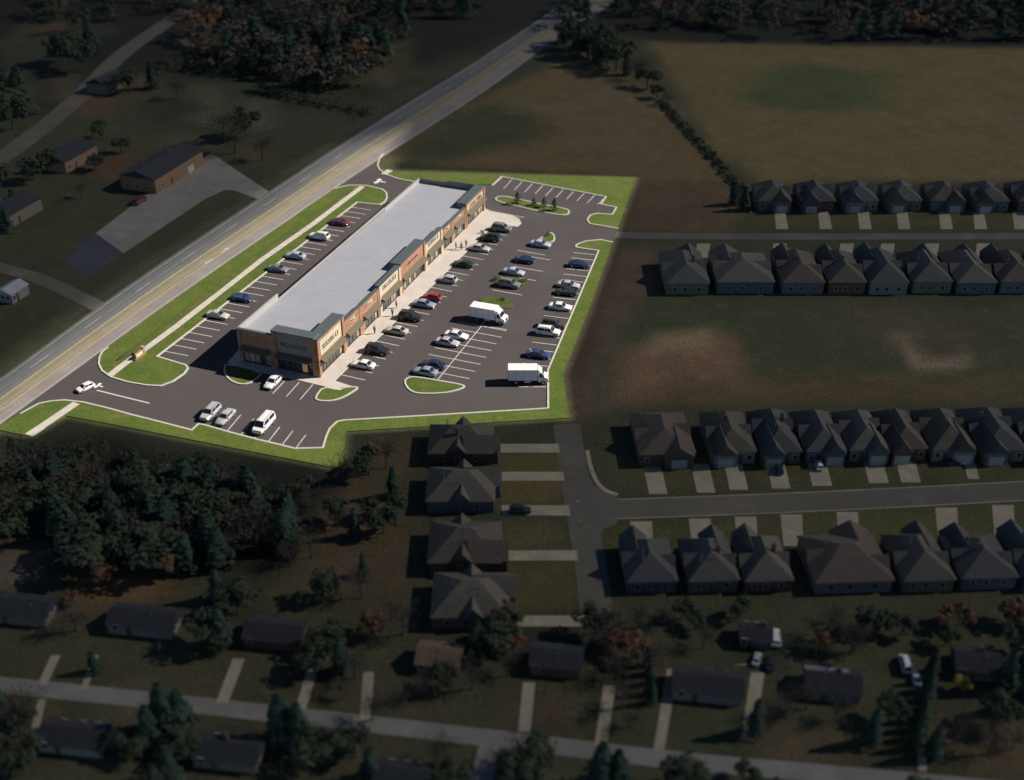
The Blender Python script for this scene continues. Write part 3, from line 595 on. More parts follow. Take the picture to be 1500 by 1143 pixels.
def make_vehicle(kind):
    S = SPEC[kind]; root = thing('parked_car', None, None)
    b = MB(); b.loft([ring(*s) for s in S['st']]); bo = fixn(b.build('body', M['p_white'], root, smooth=38))
    xb0, xt0, xt1, xb1, zb, zr = S['cab']; wbm = S['st'][3][5]+.02; wtp = wbm*.80
    def cr(x, z, w_, dz=0): return [(x, -w_, z), (x, w_, z)]
    c = MB(); zb_ = zb-.06
    # cabin shell with a crowned roof
    vs = [(xb0, -wbm, zb_), (xb0, wbm, zb_), (xb1, wbm, zb_), (xb1, -wbm, zb_), (xt0, -wtp, zr-.05), (xt0, wtp, zr-.05), (xt1, wtp, zr-.05), (xt1, -wtp, zr-.05),
          (xt0-.15, -wtp*.8, zr), (xt0-.15, wtp*.8, zr), (xt1+.15, wtp*.8, zr), (xt1+.15, -wtp*.8, zr)]
    c.add(vs, [(0, 1, 5, 4), (1, 2, 6, 5), (2, 3, 7, 6), (3, 0, 4, 7), (4, 5, 9, 8), (5, 6, 10, 9), (6, 7, 11, 10), (7, 4, 8, 11), (8, 9, 10, 11)])
    fixn(c.build('cabin', M['p_white'], root, smooth=30))
    def pane(name, q, n, inset=.09):
        ctr = sum((Vector(p) for p in q), Vector())/4; nn = (Vector(q[1])-Vector(q[0])).cross(Vector(q[3])-Vector(q[0])).normalized()
        if nn.dot(Vector(n)) < 0: nn = -nn
        pts = [ctr+(Vector(p)-ctr)*(1-inset)+nn*.012 for p in q]; m = MB(); m.add([tuple(p) for p in pts]+[tuple(p-nn*.01) for p in pts], [(0, 1, 2, 3), (7, 6, 5, 4), (0, 4, 5, 1), (1, 5, 6, 2), (2, 6, 7, 3), (3, 7, 4, 0)])
        return fixn(m.build(name, M['cglass'], root))
    pane('windshield', [vs[0], vs[1], vs[5], vs[4]], (1, 0, .5)); pane('rear_window', [vs[3], vs[2], vs[6], vs[7]], (-1, 0, .5), .12)
    for sg in (-1, 1):
        # side glass is two panes with a pillar between
        def sp(x, t):  # point on the side plane at x and height fraction t
            return Vector((x, sg*(wbm+(wtp-wbm)*t), zb_+(zr-.05-zb_)*t))
        def edge(t, f):
            a = xb0+(xt0-xb0)*t; b2 = xb1+(xt1-xb1)*t; return a+(b2-a)*f
        for f0, f1 in ((.06, .47), (.51, .95)):
            q = [sp(edge(.2, f0), .2), sp(edge(.2, f1), .2), sp(edge(.9, f1), .9), sp(edge(.9, f0), .9)]; pane('side_window', q, (0, sg, .3), 0)
    fx = S['st'][1][0]; rx = S['st'][-2][0]; z0 = S['st'][1][3]; zr_ = S['st'][-2][3]; wd = S['st'][1][1]
    for sg in (-1, 1):
        m = MB(); m.box(fx-.2, fx+.07, sg*wd*.60-.16, sg*wd*.60+.16, z0-.14, z0+.02); m.build('headlight', M['lamp'], root)
        m = MB(); m.box(rx-.07, rx+.2, sg*wd*.72-.13, sg*wd*.72+.13, zr_-.16, zr_+.04); m.build('tail_light', M['tail'], root)
        m = MB(); m.box(xb0-.35, xb0-.18, sg*(wbm+.16)-.09, sg*(wbm+.16)+.09, zb-.02, zb+.13); m.build('wing_mirror', M['trim'], root)
        for x in S['wb']:
            m = MB(); wv = S['st'][3][1]-.10; m.cyl((x, sg*wv, S['wr']), (0, 1, 0), S['wr'], .23, 16); wo = m.build('wheel', M['tyre'], root, smooth=50)
            m = MB(); m.cyl((x, sg*(wv+.065), S['wr']), (0, 1, 0), S['wr']*.62, .12, 12); m.build('rim', M['rim'], wo)
    m = MB(); m.box(fx+.02, fx+.13, -.5, .5, .30, .42); m.build('grille', M['trim'], root)
    m = MB(); m.box(S['st'][-1][0]-.02, S['st'][-1][0]+.1, -.26, .26, .5, .62); m.build('number_plate', M['wframe'], root)
    if kind in ('suv', 'van'):
        for sg in (-1, 1):
            m = MB(); m.box(xt1+.2, xt0-.1, sg*wtp*.82-.03, sg*wtp*.82+.03, zr, zr+.06); m.build('roof_rail', M['trim'], root)
    for o in root.children:
        if o.name.split('.')[0] in ('body', 'cabin'): o.material_slots[0].link = 'OBJECT'; o.material_slots[0].material = M['p_white']
    return root
PROTO = {k: make_vehicle(k) for k in SPEC}; used = set()
def car(kind, colour, px, py, dirpx, label, group=None, flip=False, scale=1., cat='car', heading=None):
    r = PROTO[kind] if kind not in used else dup(PROTO[kind]); used.add(kind)
    p = G(px, py); r.location = (p.x, p.y, .026)
    if heading is None:
        d = G(*dirpx[1])-G(*dirpx[0]); heading = math.atan2(d.y, d.x)
    r.rotation_euler = (0, 0, heading+(math.pi if flip else 0)); r.scale = (scale,)*3
    for o in r.children:
        if o.name.split('.')[0] in ('body', 'cabin'): o.material_slots[0].material = M['p_'+colour]
    for k in ('group',):
        if k in r: del r[k]
    tag(r, label, cat, group); return r
vdir = V0; gF = 'cars parked along the shop pavement'; gM = 'cars parked in the middle rows'; gR = 'cars parked along the right kerb'; gL = 'cars parked behind the shops'; gB = 'cars parked by the lower lawn'
front = [('sedan', 'white', 532, 538, 'white sedan nearest the building corner, parked at the shop pavement', 1), ('suv', 'dark', 553, 517, 'black suv beside the white corner sedan at the shop pavement', 0),
 ('sedan', 'tan', 581, 488, 'cream sedan between two black suvs at the shop pavement', 1), ('suv', 'dark', 601, 468, 'black suv between a cream car and a grey sedan at the shop pavement', 0),
 ('sedan', 'steel', 622, 449, 'steel grey sedan parked beside the red car', 0), ('hatch', 'red', 633, 439, 'bright red car at the shop pavement, the only red one in front', 1),
 ('hatch', 'silver', 656, 413, 'silver hatchback standing alone beyond the red car at the shop pavement', 1), ('sedan', 'green', 679, 390, 'dark green sedan parked alone by the brick tower bay', 1),
 ('sedan', 'silver', 703, 367, 'silver sedan, nearest of the last three cars at the pavement end', 0), ('suv', 'green', 718, 352, 'dark green suv, middle of the last three cars at the pavement end', 1), ('suv', 'grey', 735, 338, 'grey suv beside the rounded pavement end, farthest of the front row', 0)]
for k, c, x, y, lab, fl in front: car(k, c, x, y, vdir, lab, gF, fl)
mids = [('sedan', 'steel', 623, 548, 'blue-grey sedan parked against the teardrop grass island', 1), ('sedan', 'navy', 635, 538, 'navy sedan beside the blue-grey one by the teardrop island', 1), ('sedan', 'silver', 656, 505, 'silver sedan, nearer of the pair below the box truck', 0),
 ('sedan', 'white', 669, 495, 'white sedan, the one of the pair closest to the box truck', 0), ('suv', 'grey', 746, 420, 'grey suv beside the dark shrub island beyond the truck', 0), ('sedan', 'lilac', 753, 402, 'pale blue sedan just beyond the grey suv in the middle row', 0),
 ('sedan', 'navy', 768, 384, 'deep navy sedan standing alone in the middle row', 1), ('sedan', 'lilac', 792, 361, 'pale silver-blue sedan by the small pointed grass island', 0)]
for k, c, x, y, lab, fl in mids: car(k, c, x, y, vdir, lab, gM, fl)
rd = ((776, 505), (816, 510))
rights = [('sedan', 'navy', 848, 391, 'dark blue sedan farthest along the right kerb', 0), ('sedan', 'silver', 833, 421, 'silver sedan parked just beyond a black one at the right kerb', 0), ('sedan', 'dark', 829, 431.5, 'black sedan next to the silver one at the right kerb', 1),
 ('sedan', 'white', 821, 453, 'white sedan standing alone between two stalls at the right kerb', 0), ('suv', 'charcoal', 811, 479, 'charcoal suv tucked behind a white one at the right kerb', 0), ('suv', 'white', 803, 490, 'white suv in front of a charcoal one at the right kerb', 0), ('sedan', 'blue', 788, 523, 'blue sedan next to the box truck at the right kerb', 0)]
for k, c, x, y, lab, fl in rights: car(k, c, x, y, rd, lab, gR, fl)
lefts = [('sedan', 'maroon', 498, 329, 'maroon sedan farthest along the row behind the shops', 0), ('suv', 'white', 468, 350, 'white suv, second from the far end behind the shops', 1), ('sedan', 'lilac', 433, 378, 'pale blue sedan next to the grey one behind the shops', 1),
 ('sedan', 'grey', 408, 397, 'grey sedan between a pale blue and a dark car behind the shops', 0), ('sedan', 'blue', 355, 440, 'dark blue sedan near the building corner behind the shops', 0), ('sedan', 'tan', 320, 465, 'tan sedan nearest in the row behind the shops', 0)]
for k, c, x, y, lab, fl in lefts: car(k, c, x, y, vdir, lab, gL, fl)
bd = ((353.4, 607), (330.5, 631))
car('suv', 'silver', 309, 609, bd, 'silver suv, leftmost of the pair by the lower lawn', gB); car('sedan', 'silver', 331, 615, bd, 'silver sedan, right one of the pair by the lower lawn', gB)
car('van', 'white', 387, 627, bd, 'tall white van parked by the lower lawn', gB, cat='van'); car('sedan', 'white', 401, 563, ((440, 560), (419, 581)), 'white sedan parked facing the shaded end of the shops', gB)

car('hatch', 'white', 126, 571, ((112, 575), (140, 563)), 'small white car leaving by the lower left entrance', None, True, .82)
# box truck
def make_truck():
    r = thing('box_truck', None, None)
    m = MB(); m.box(-3.55, 1.75, -1.2, 1.2, .95, 3.15); m.build('cargo_box', M['boxwhite'], r)
    m = MB(); [m.box(x-.03, x+.03, sg*1.205-.012, sg*1.205+.012, .97, 3.12) for x in (-3.5, -2.2, -.9, .4, 1.7) for sg in (-1, 1)]; m.build('box_rib', M['rim'], r)
    m = MB(); m.box(-3.58, -3.551, -1.12, 1.12, 1.0, 3.05); m.build('rear_shutter', M['garage'], r)
    m = MB(); m.box(-3.6, 3.0, -.45, .45, .55, .94); m.build('chassis', M['trim'], r)
    prof = [(1.85, .55), (1.85, 2.35), (2.1, 2.5), (2.55, 2.45), (2.95, 1.55), (3.55, 1.35), (3.68, 1.1), (3.68, .5)]
    m = MB(); n = len(prof); m.add([(x, -1.05, z) for x, z in prof]+[(x, 1.05, z) for x, z in prof], [tuple(range(n)), tuple(range(2*n-1, n-1, -1))]+[(i, n+i, n+(i+1) % n, (i+1) % n) for i in range(n)])
    fixn(m.build('cab', M['boxwhite'], r, smooth=25))
    m = MB(); m.add([(1.9, -.95, 2.52), (2.5, -.9, 2.5), (1.9, .95, 2.52), (2.5, .9, 2.5), (1.9, -.95, 2.95), (1.9, .95, 2.95)], [(0, 1, 3, 2), (1, 4, 5, 3), (0, 4, 1), (2, 3, 5), (0, 2, 5, 4)]); fixn(m.build('roof_fairing', M['boxwhite'], r))
    m = MB(); m.add([(2.60, -.92, 2.37), (2.60, .92, 2.37), (2.94, .95, 1.60), (2.94, -.95, 1.60)], [(3, 2, 1, 0)]); m.v = [(x+.03, y, z+.012) for x, y, z in m.v]; m.build('windshield', M['cglass'], r)
    for sg in (-1, 1):
        m = MB(); m.add([(2.05, sg*1.06, 1.55), (2.8, sg*1.06, 1.55), (2.52, sg*1.06, 2.2), (2.05, sg*1.06, 2.25)], [(0, 1, 2, 3)]); m.build('side_window', M['cglass'], r)
        m = MB(); m.box(2.75, 2.9, sg*1.28-.12, sg*1.28+.12, 1.5, 1.95); m.build('wing_mirror', M['trim'], r)
        m = MB(); m.box(3.6, 3.72, sg*.8-.17, sg*.8+.17, .85, 1.05); m.build('headlight', M['lamp'], r)
        m = MB(); m.box(-3.64, -3.585, sg*1.0-.08, sg*1.0+.08, .98, 1.2); m.build('tail_light', M['tail'], r)
        for x in (2.75, -2.1):
            m = MB(); m.cyl((x, sg*.93, .45), (0, 1, 0), .45, .3 if x > 0 else .5, 18); wo = m.build('wheel', M['tyre'], r, smooth=50)
            m = MB(); m.cyl((x, sg*(1.05 if x > 0 else 1.14), .45), (0, 1, 0), .25, .12, 12); m.build('rim', M['rim'], wo)
    m = MB(); m.box(3.66, 3.78, -1.04, 1.04, .45, .72); m.build('bumper', M['rim'], r)
    m = MB(); m.box(3.66, 3.71, -.55, .55, .8, 1.25); m.build('grille', M['trim'], r)
    m = MB(); m.box(-.6, .6, -1.1, -.5, .45, .9); m.build('fuel_tank', M['rim'], r)
    return r
t1 = make_truck(); p = G(716, 470); t1.location = (p.x, p.y, .026); d = G(*V0[1])-G(*V0[0]); t1.rotation_euler = (0, 0, math.atan2(d.y, d.x)); tag(t1, 'white box truck parked across the middle row beside the grass island', 'truck', 'white box trucks')
t2 = dup(t1); p = G(773, 559.5); t2.location = (p.x, p.y, .026); t2.rotation_euler = (0, 0, 0); tag(t2, 'white box truck nosed up to the lower right kerb', 'truck', 'white box trucks')
#--SECTION2--
# ------------------------------------------------------------------ people on the pavement
def skinned(name, joints, bones, mat_, parent, sub=1):
    me_ = bpy.data.meshes.new(name); me_.from_pydata([j[0] for j in joints], bones, [])
    o = bpy.data.objects.new(name, me_); C.objects.link(o); sm = o.modifiers.new('skin', 'SKIN'); sm.use_smooth_shade = True
    for i, j in enumerate(joints): me_.skin_vertices[0].data[i].radius = (j[1], j[1] if len(j) < 3 else j[2])
    me_.skin_vertices[0].data[0].use_root = True
    ss_ = o.modifiers.new('sub', 'SUBSURF'); ss_.levels = sub; ss_.render_levels = sub
    dg = bpy.context.evaluated_depsgraph_get(); new = bpy.data.meshes.new_from_object(o.evaluated_get(dg)); o.modifiers.clear(); o.data = new; new.name = name
    new.materials.clear(); new.materials.append(mat_); o.parent = parent; return o
def make_person(label, loc, rz, shirt, trousers, stride=.12):
    r = thing('person', label, 'person', loc, rz, 'people walking along the shop pavement')
    J = [((0, 0, .95), .15, .11), ((0, 0, 1.15), .135, .10), ((0, 0, 1.38), .17, .11), ((.01, 0, 1.49), .058), ((.02, 0, 1.56), .06), ((.03, 0, 1.66), .10, .085), ((.025, 0, 1.745), .07, .07),
         ((0, .20, 1.42), .055), ((-.04, .25, 1.15), .043), ((.06, .25, .92), .033), ((.09, .245, .84), .03), ((0, -.20, 1.42), .055), ((.02, -.26, 1.15), .043), ((.14, -.25, .94), .033), ((.18, -.245, .87), .03),
         ((0, .095, .86), .095), ((stride*.6, .10, .48), .062), ((stride*.3, .10, .09), .043), ((stride*.3+.15, .11, .035), .034), ((0, -.095, .86), .095), ((-stride*.2, -.10, .48), .062), ((-stride*1.2, -.10, .10), .043), ((-stride*1.2+.15, -.11, .035), .034),
         ((.125, 0, 1.645), .018)]
    B = [(0, 1), (1, 2), (2, 3), (3, 4), (4, 5), (5, 6), (2, 7), (7, 8), (8, 9), (9, 10), (2, 11), (11, 12), (12, 13), (13, 14), (0, 15), (15, 16), (16, 17), (17, 18), (0, 19), (19, 20), (20, 21), (21, 22), (5, 23)]
    # fingers and thumb, short chains rooted in each palm
    for palm in (10, 14):
        px_, py_, pz_ = J[palm][0]
        for q, (dx, L_) in enumerate(((.025, .075), (.008, .085), (-.009, .08), (-.025, .065))):
            J.append(((px_+dx, py_, pz_-.035), .009)); J.append(((px_+dx+.015, py_, pz_-.035-L_), .008)); B += [(palm, len(J)-2), (len(J)-2, len(J)-1)]
        J.append(((px_+.045, py_-.01, pz_-.02), .010)); B.append((palm, len(J)-1))
    skinned('body', J, B, M['skin'], r)
    sh = [((0, 0, .90), .165, .125), ((0, 0, 1.15), .15, .115), ((0, 0, 1.38), .185, .125), ((.005, 0, 1.47), .075), ((0, .205, 1.42), .07), ((-.04, .255, 1.15), .057), ((.05, .252, .95), .046), ((0, -.205, 1.42), .07), ((.02, -.265, 1.15), .057), ((.125, -.252, .97), .046)]
    skinned('shirt', sh, [(0, 1), (1, 2), (2, 3), (2, 4), (4, 5), (5, 6), (2, 7), (7, 8), (8, 9)], shirt, r)
    tr = [((0, 0, .93), .16, .12), ((0, .095, .84), .108), ((stride*.6, .10, .48), .076), ((stride*.3, .10, .08), .06), ((0, -.095, .84), .108), ((-stride*.2, -.10, .48), .076), ((-stride*1.2, -.10, .10), .06)]
    skinned('trousers', tr, [(0, 1), (1, 2), (2, 3), (0, 4), (4, 5), (5, 6)], trousers, r)
    hr_ = [((-.005, 0, 1.70), .098, .095), ((.02, 0, 1.755), .085, .08), ((-.03, 0, 1.62), .07, .075)]
    skinned('hair', hr_, [(0, 1), (0, 2)], M['hair'], r)
    return r
cl = lambda n, c: mat('cloth_'+n, c, .9, .1, 6.)
CN, CB, CW, CG, CK = cl('navy', (.03, .035, .06)), cl('black', (.025, .024, .026)), cl('white', (.6, .58, .55)), cl('grey', (.18, .18, .19)), cl('khaki', (.28, .22, .15))
ph = LH-.02
for (x, y), rz_, a, b, lab in (((549, 490), 1.2, CB, CN, 'person in dark clothes on the pavement outside the second shop bay'), ((575, 464), 1.1, CN, CB, 'person in navy top and black trousers on the pavement near the two black cars'),
        ((581, 452), -1.9, CW, CG, 'person in white top and grey trousers in front of the beige shop bay'), ((683, 363), 1.2, CN, CK, 'person in navy top and khaki trousers near the far end of the shops'),
        ((676, 367), -1.8, CG, CB, 'person in grey top beside the navy-topped one near the far shops'), ((668, 366), .6, CK, CN, 'person in khaki top standing close to a far shop window')):
    g_ = G(x, y); make_person(lab, (g_.x, g_.y, ph), rz_, a, b)
# ------------------------------------------------------------------ brick monument sign by the entrance
ms = thing('monument_sign', 'low brick entrance sign standing beside the footpath by the entrance', 'sign', tuple(G(205, 524)), BAZ)
ms.scale = (.8, .8, .75)
m = MB(); m.box(-1.9, 1.9, -.3, .3, .1, .55); m.build('base', M['brick'], ms)
m = MB(); m.box(-1.55, 1.15, -.22, .22, .55, 1.75); m.build('panel', M['brick2'], ms)
m = MB(); m.box(1.15, 1.75, -.28, .28, .55, 2.3); m.build('pier', M['brick'], ms)
m = MB(); m.box(1.08, 1.82, -.34, .34, 2.3, 2.42); m.build('cap', M['white_cap'], ms)
m = MB(); m.box(-1.35, .95, -.25, -.221, .8, 1.55); m.build('sign_board', M['signcream'], ms)
# ------------------------------------------------------------------ plants
def leaves(mb, pts, size, rr, mi=0, droop=0.):
    for (c, n) in pts:
        a = Vector((rr.gauss(0, 1), rr.gauss(0, 1), rr.gauss(0, 1))).normalized(); a = (a-n*a.dot(n)*.6).normalized(); b = n.cross(a)
        if b.length < .1: continue
        b.normalize(); s = size*rr.uniform(.6, 1.35); c = Vector(c)
        q = [c-a*s*.5-b*s*.35, c+a*s*.55-b*s*.2, c+a*s*.45+b*s*.4, c-a*s*.4+b*s*.38]
        mb.add([tuple(p-Vector((0, 0, droop*abs(i-1.5)*s*.2))) for i, p in enumerate(q)], [(0, 1, 2, 3)], mi)
def conifer_mesh(seed, n=620, h=1., r=.24):
    rr = random.Random(seed); mb = MB(); pts = []; tiers = 11
    for k in range(n):
        t = rr.random()**.75; tier = math.floor(t*tiers)/tiers; z = .07+.93*(1-(1-t)); z = .08+t*.9
        rad_ = r*(1-t)**.85*(.72+.28*math.cos((t*tiers % 1)*math.pi))+.012
        a = rr.uniform(0, 6.283); lob = 1+.22*math.sin(a*3+seed)+.15*math.sin(a*5+t*9); q = rad_*lob*math.sqrt(rr.uniform(.45, 1))
        pts.append(((math.cos(a)*q, math.sin(a)*q, z*h-.02*q/r), Vector((math.cos(a), math.sin(a), .9)).normalized()))
    leaves(mb, pts, .085, rr, droop=.6); return mb
def broad_mesh(seed, n=800, clumps=15, flat=.8):
    rr = random.Random(seed); mb = MB(); pts = []; cl_ = []
    for k in range(clumps):
        a = rr.uniform(0, 6.283); q = .34*math.sqrt(rr.random()); cl_.append((Vector((math.cos(a)*q, math.sin(a)*q, .52+rr.uniform(-.17, .28)*(1-q*1.2))), rr.uniform(.09, .19)))
    for k in range(n):
        c, rad_ = rr.choice(cl_); d = Vector((rr.gauss(0, 1), rr.gauss(0, 1), rr.gauss(.25, .8))).normalized(); pts.append((c+d*rad_*rr.uniform(.65, 1.05), (d+Vector((0, 0, .4))).normalized()))
    leaves(mb, pts, .066, rr); return mb
def limbs(seed, twigs, h0=.3, top=.85):
    rr = random.Random(seed); mb = MB(); mb.tube([(0, 0, -.02), (.01, 0, h0), (.0, .01, top)], [.028, .02, .006], 6); ends = []
    for k in range(9):
        a = k*2.4+rr.uniform(-.4, .4); z = h0+rr.uniform(-.02, .32); L_ = rr.uniform(.18, .36); m1 = Vector((math.cos(a)*L_*.5, math.sin(a)*L_*.5, z+L_*.35)); e = Vector((math.cos(a)*L_, math.sin(a)*L_, z+L_*.75))
        mb.tube([(0, 0, z), tuple(m1), tuple(e)], [.014, .009, .003], 5); ends += [m1, e]
    return mb, ends
def bare_mesh(seed, n=520):
    rr = random.Random(seed); mb = MB(); _, ends = limbs(seed, True)
    for k in range(n):
        e = rr.choice(ends)+Vector((rr.gauss(0, .085), rr.gauss(0, .085), rr.gauss(.03, .075))); d = Vector((e.x*1.6+rr.gauss(0, .3), e.y*1.6+rr.gauss(0, .3), rr.uniform(.1, .9))).normalized()
        s = d.cross(Vector((rr.gauss(0, 1), rr.gauss(0, 1), rr.gauss(0, 1)))).normalized()*rr.uniform(.006, .012); L_ = rr.uniform(.06, .15)
        mb.add([tuple(e-s), tuple(e+s), tuple(e+d*L_)], [(0, 1, 2)])
    return mb
TREES = {}
def proto_tree(kind, seed):
    key = (kind, seed)
    if key in TREES: return TREES[key]
    if kind == 'conifer': tr = MB(); tr.tube([(0, 0, -.02), (0, 0, .5), (0, 0, .95)], [.022, .014, .003], 6); cr = conifer_mesh(seed); mt = M['conifer']
    elif kind == 'bare': tr, _ = limbs(seed, True); cr = bare_mesh(seed); mt = M['bare']
    else: tr, _ = limbs(seed, False); cr = broad_mesh(seed); mt = M[{'oak': 'oak', 'rust': 'rust', 'yellow': 'yellowleaf'}[kind]]
    a = bpy.data.meshes.new('trunk'); a.from_pydata(tr.v, [], tr.f); a.materials.append(M['bark'])
    b = bpy.data.meshes.new('crown'); b.from_pydata(cr.v, [], cr.f); b.materials.append(mt)
    TREES[key] = (a, b); return TREES[key]
NM = dict(conifer='conifer_tree', bare='bare_tree', oak='leafy_tree', rust='rust_leaved_tree', yellow='yellow_tree')
def tree(kind, px, py, h, label, group, wide=1.):
    seed = R.randrange(4); a, b = proto_tree(kind, seed); g_ = G(px, py)
    r = thing(NM[kind], label, 'tree', (g_.x, g_.y, 0), R.uniform(0, 6.28), group); s = h*R.uniform(.92, 1.08); r.scale = (s*wide, s*wide, s)
    for n_, m_ in (('trunk', a), ('crown', b)): o = bpy.data.objects.new(n_, m_); C.objects.link(o); o.parent = r
    return r
KW = dict(conifer='dark conifer', bare='bare winter tree', oak='leafy tree', rust='rust-leaved tree', yellow='yellow tree')
def cluster(items, where, group, wide=1.):
    """items: (kind, px, py, h); the label counts each kind from the left within its own place"""
    cnt = {}; tot = {}
    for it in items: tot[it[0]] = tot.get(it[0], 0)+1
    for k, x, y, h in sorted(items, key=lambda q: q[1]):
        cnt[k] = cnt.get(k, 0)+1
        lab = ('%s %s' % (KW[k], where)) if tot[k] == 1 else ('%s %s, %s from the left' % (KW[k], where, ordn(cnt[k])))
        tree(k, x, y, h, lab, group, wide)
def inpoly(x, y, p):
    c = False
    for i in range(len(p)):
        (x1, y1), (x2, y2) = p[i], p[i-1]
        if (y1 > y) != (y2 > y) and x < (x2-x1)*(y-y1)/(y2-y1)+x1: c = not c
    return c
def scatter(poly, n, mind, kinds, hs, seed, vy=.55):
    rr = random.Random(seed); out = []; x0, x1 = min(p[0] for p in poly), max(p[0] for p in poly); y0, y1 = min(p[1] for p in poly), max(p[1] for p in poly)
    for _ in range(6000):
        x, y = rr.uniform(x0, x1), rr.uniform(y0, y1)
        if inpoly(x, y, poly) and all((x-o[1])**2+((y-o[2])/vy)**2 > mind*mind for o in out): out.append((rr.choice(kinds), x, y, rr.uniform(*hs)))
        if len(out) >= n: break
    return out
cluster(scatter([(-30, 715), (60, 712), (200, 718), (340, 735), (440, 762), (430, 800), (385, 835), (300, 850), (200, 838), (120, 830), (80, 800), (-30, 790)], 48, 26, ['conifer', 'conifer', 'oak', 'oak', 'bare'], (5.5, 8.0), 5)+scatter([(-30, 672), (50, 672), (110, 655), (220, 672), (350, 700), (470, 730), (470, 752), (330, 730), (200, 710), (-30, 708)], 44, 17, ['conifer', 'oak', 'oak', 'bare'], (2.8, 4.2), 6), 'in the dark wood below the entrance', 'trees of the wood below the entrance', 1.45)
cluster(scatter([(490, 700), (600, 660), (600, 720), (560, 900), (420, 880), (400, 830), (440, 780)], 15, 30, ['bare', 'bare', 'conifer', 'oak'], (4, 6.5), 8), 'on the brown ground left of the terrace gardens', 'trees left of the terrace gardens')
cluster([('conifer', 245, 1075, 8.), ('conifer', 268, 1072, 7.), ('conifer', 222, 1090, 7.), ('oak', 190, 1110, 5.), ('conifer', 415, 1085, 8), ('conifer', 440, 1090, 7.5), ('oak', 460, 1120, 6), ('bare', 30, 1060, 6), ('conifer', 10, 1065, 7), ('oak', 40, 1130, 6), ('rust', 20, 1105, 4.), ('conifer', 250, 1143, 6), ('oak', 520, 1110, 5), ('conifer', 545, 1143, 6), ('bare', 640, 1120, 4.5), ('oak', 780, 1140, 5.5), ('conifer', 880, 1150, 7), ('bare', 760, 1120, 4), ('conifer', 905, 1148, 6), ('oak', 1000, 1165, 6)],
        'below the near street', 'trees below the near street', 1.25)
cluster([('bare', 545, 1055, 4.5), ('bare', 690, 1010, 5), ('oak', 655, 1005, 4.5), ('bare', 620, 1020, 4), ('conifer', 140, 985, 4), ('oak', 305, 950, 6), ('conifer', 325, 945, 6.5), ('oak', 350, 900, 6), ('conifer', 320, 880, 6), ('rust', 150, 858, 4), ('rust', 255, 838, 5), ('oak', 480, 960, 6), ('conifer', 500, 985, 6), ('oak', 460, 985, 5), ('rust', 545, 930, 4.5), ('bare', 590, 930, 5), ('oak', 720, 960, 6), ('oak', 745, 940, 6), ('conifer', 700, 955, 5.5), ('bare', 890, 950, 6), ('oak', 870, 930, 6), ('rust', 905, 955, 4)],
        'between the near street and the terrace', 'trees above the near street', 1.1)
cluster([('conifer', 948+i*1.5, 975+i*14, 3.4) for i in range(5)], 'in the short garden row at lower centre', 'short row of garden conifers')
cluster([('conifer', 1366-i*3.2, 985+i*14, 4.2) for i in range(9)], 'in the long garden row at lower right', 'long row of garden conifers')
cluster([('bare', 1210, 935, 5), ('bare', 1245, 960, 5), ('oak', 1270, 925, 5), ('rust', 1200, 955, 4), ('bare', 1180, 1040, 4.5), ('bare', 1150, 1050, 5), ('bare', 1225, 1055, 4.5), ('oak', 1320, 930, 4), ('oak', 1300, 1060, 5), ('conifer', 1275, 1090, 6.), ('conifer', 1105, 1075, 5.5), ('oak', 1080, 905, 4), ('bare', 1030, 950, 4), ('oak', 1000, 905, 4), ('rust', 1480, 915, 5), ('oak', 1480, 960, 6.5), ('conifer', 1470, 1010, 7), ('conifer', 1495, 1040, 7), ('oak', 1460, 1060, 6), ('bare', 1400, 1090, 5.5), ('conifer', 1495, 1000, 7), ('yellow', 1408, 1012, 3), ('oak', 1385, 945, 4), ('rust', 1410, 915, 4), ('bare', 1450, 1105, 5), ('conifer', 1365, 1110, 6.)],
        'among the gardens at lower right', 'garden trees at lower right')
cluster([('conifer', 826, 62, 9), ('oak', 838, 70, 11), ('conifer', 848, 84, 11), ('oak', 862, 84, 12), ('conifer', 876, 96, 12), ('oak', 890, 92, 12), ('oak', 872, 72, 11), ('oak', 902, 104, 11), ('conifer', 918, 110, 8), ('bare', 935, 118, 7), ('oak', 948, 130, 7), ('oak', 962, 145, 5), ('bare', 978, 155, 4), ('conifer', 1075, 300, 6), ('conifer', 1090, 308, 6)],
        'on the hedge line across the tan fields', 'trees of the hedge line across the fields', 1.3)
cluster([('oak', 95, 95, 12), ('oak', 120, 105, 11), ('conifer', 135, 80, 11), ('oak', 20, 190, 13), ('conifer', 35, 170, 13), ('oak', 10, 150, 12), ('oak', 190, 135, 8), ('conifer', 225, 130, 8), ('bare', 260, 145, 7), ('oak', 150, 205, 6), ('oak', 178, 225, 5), ('oak', 140, 250, 5), ('bare', 330, 210, 9), ('bare', 345, 225, 9), ('oak', 360, 200, 9), ('bare', 385, 235, 7), ('conifer', 12, 340, 6), ('oak', 50, 265, 7), ('oak', 70, 250, 6), ('conifer', 22, 310, 6.), ('oak', 0, 275, 8), ('bare', 120, 290, 4)],
        'across the highway at upper left', 'trees across the highway', 1.2)
HX = [(35, 900), (215, 917), (405, 936), (645, 972), (815, 975), (1035, 1012), (1217, 1010), (1432, 980), (112, 1088), (338, 1110), (590, 1148), (1105, 938), (1135, 938), (1325, 976), (1341, 996), (1108, 968), (1128, 975)]
gt = [q for q in scatter([(0, 880), (560, 905), (900, 915), (1500, 900), (1500, 1105), (1020, 1085), (600, 1035), (0, 975)], 70, 36, ['bare', 'bare', 'oak', 'rust', 'bare'], (2.6, 4.6), 21) if all(abs(q[1]-hx) > 62 or not (-45 < q[2]-hy < 85) for hx, hy in HX)]
cluster(gt, 'in the old gardens above the near street', 'small garden trees above the near street', 1.2)
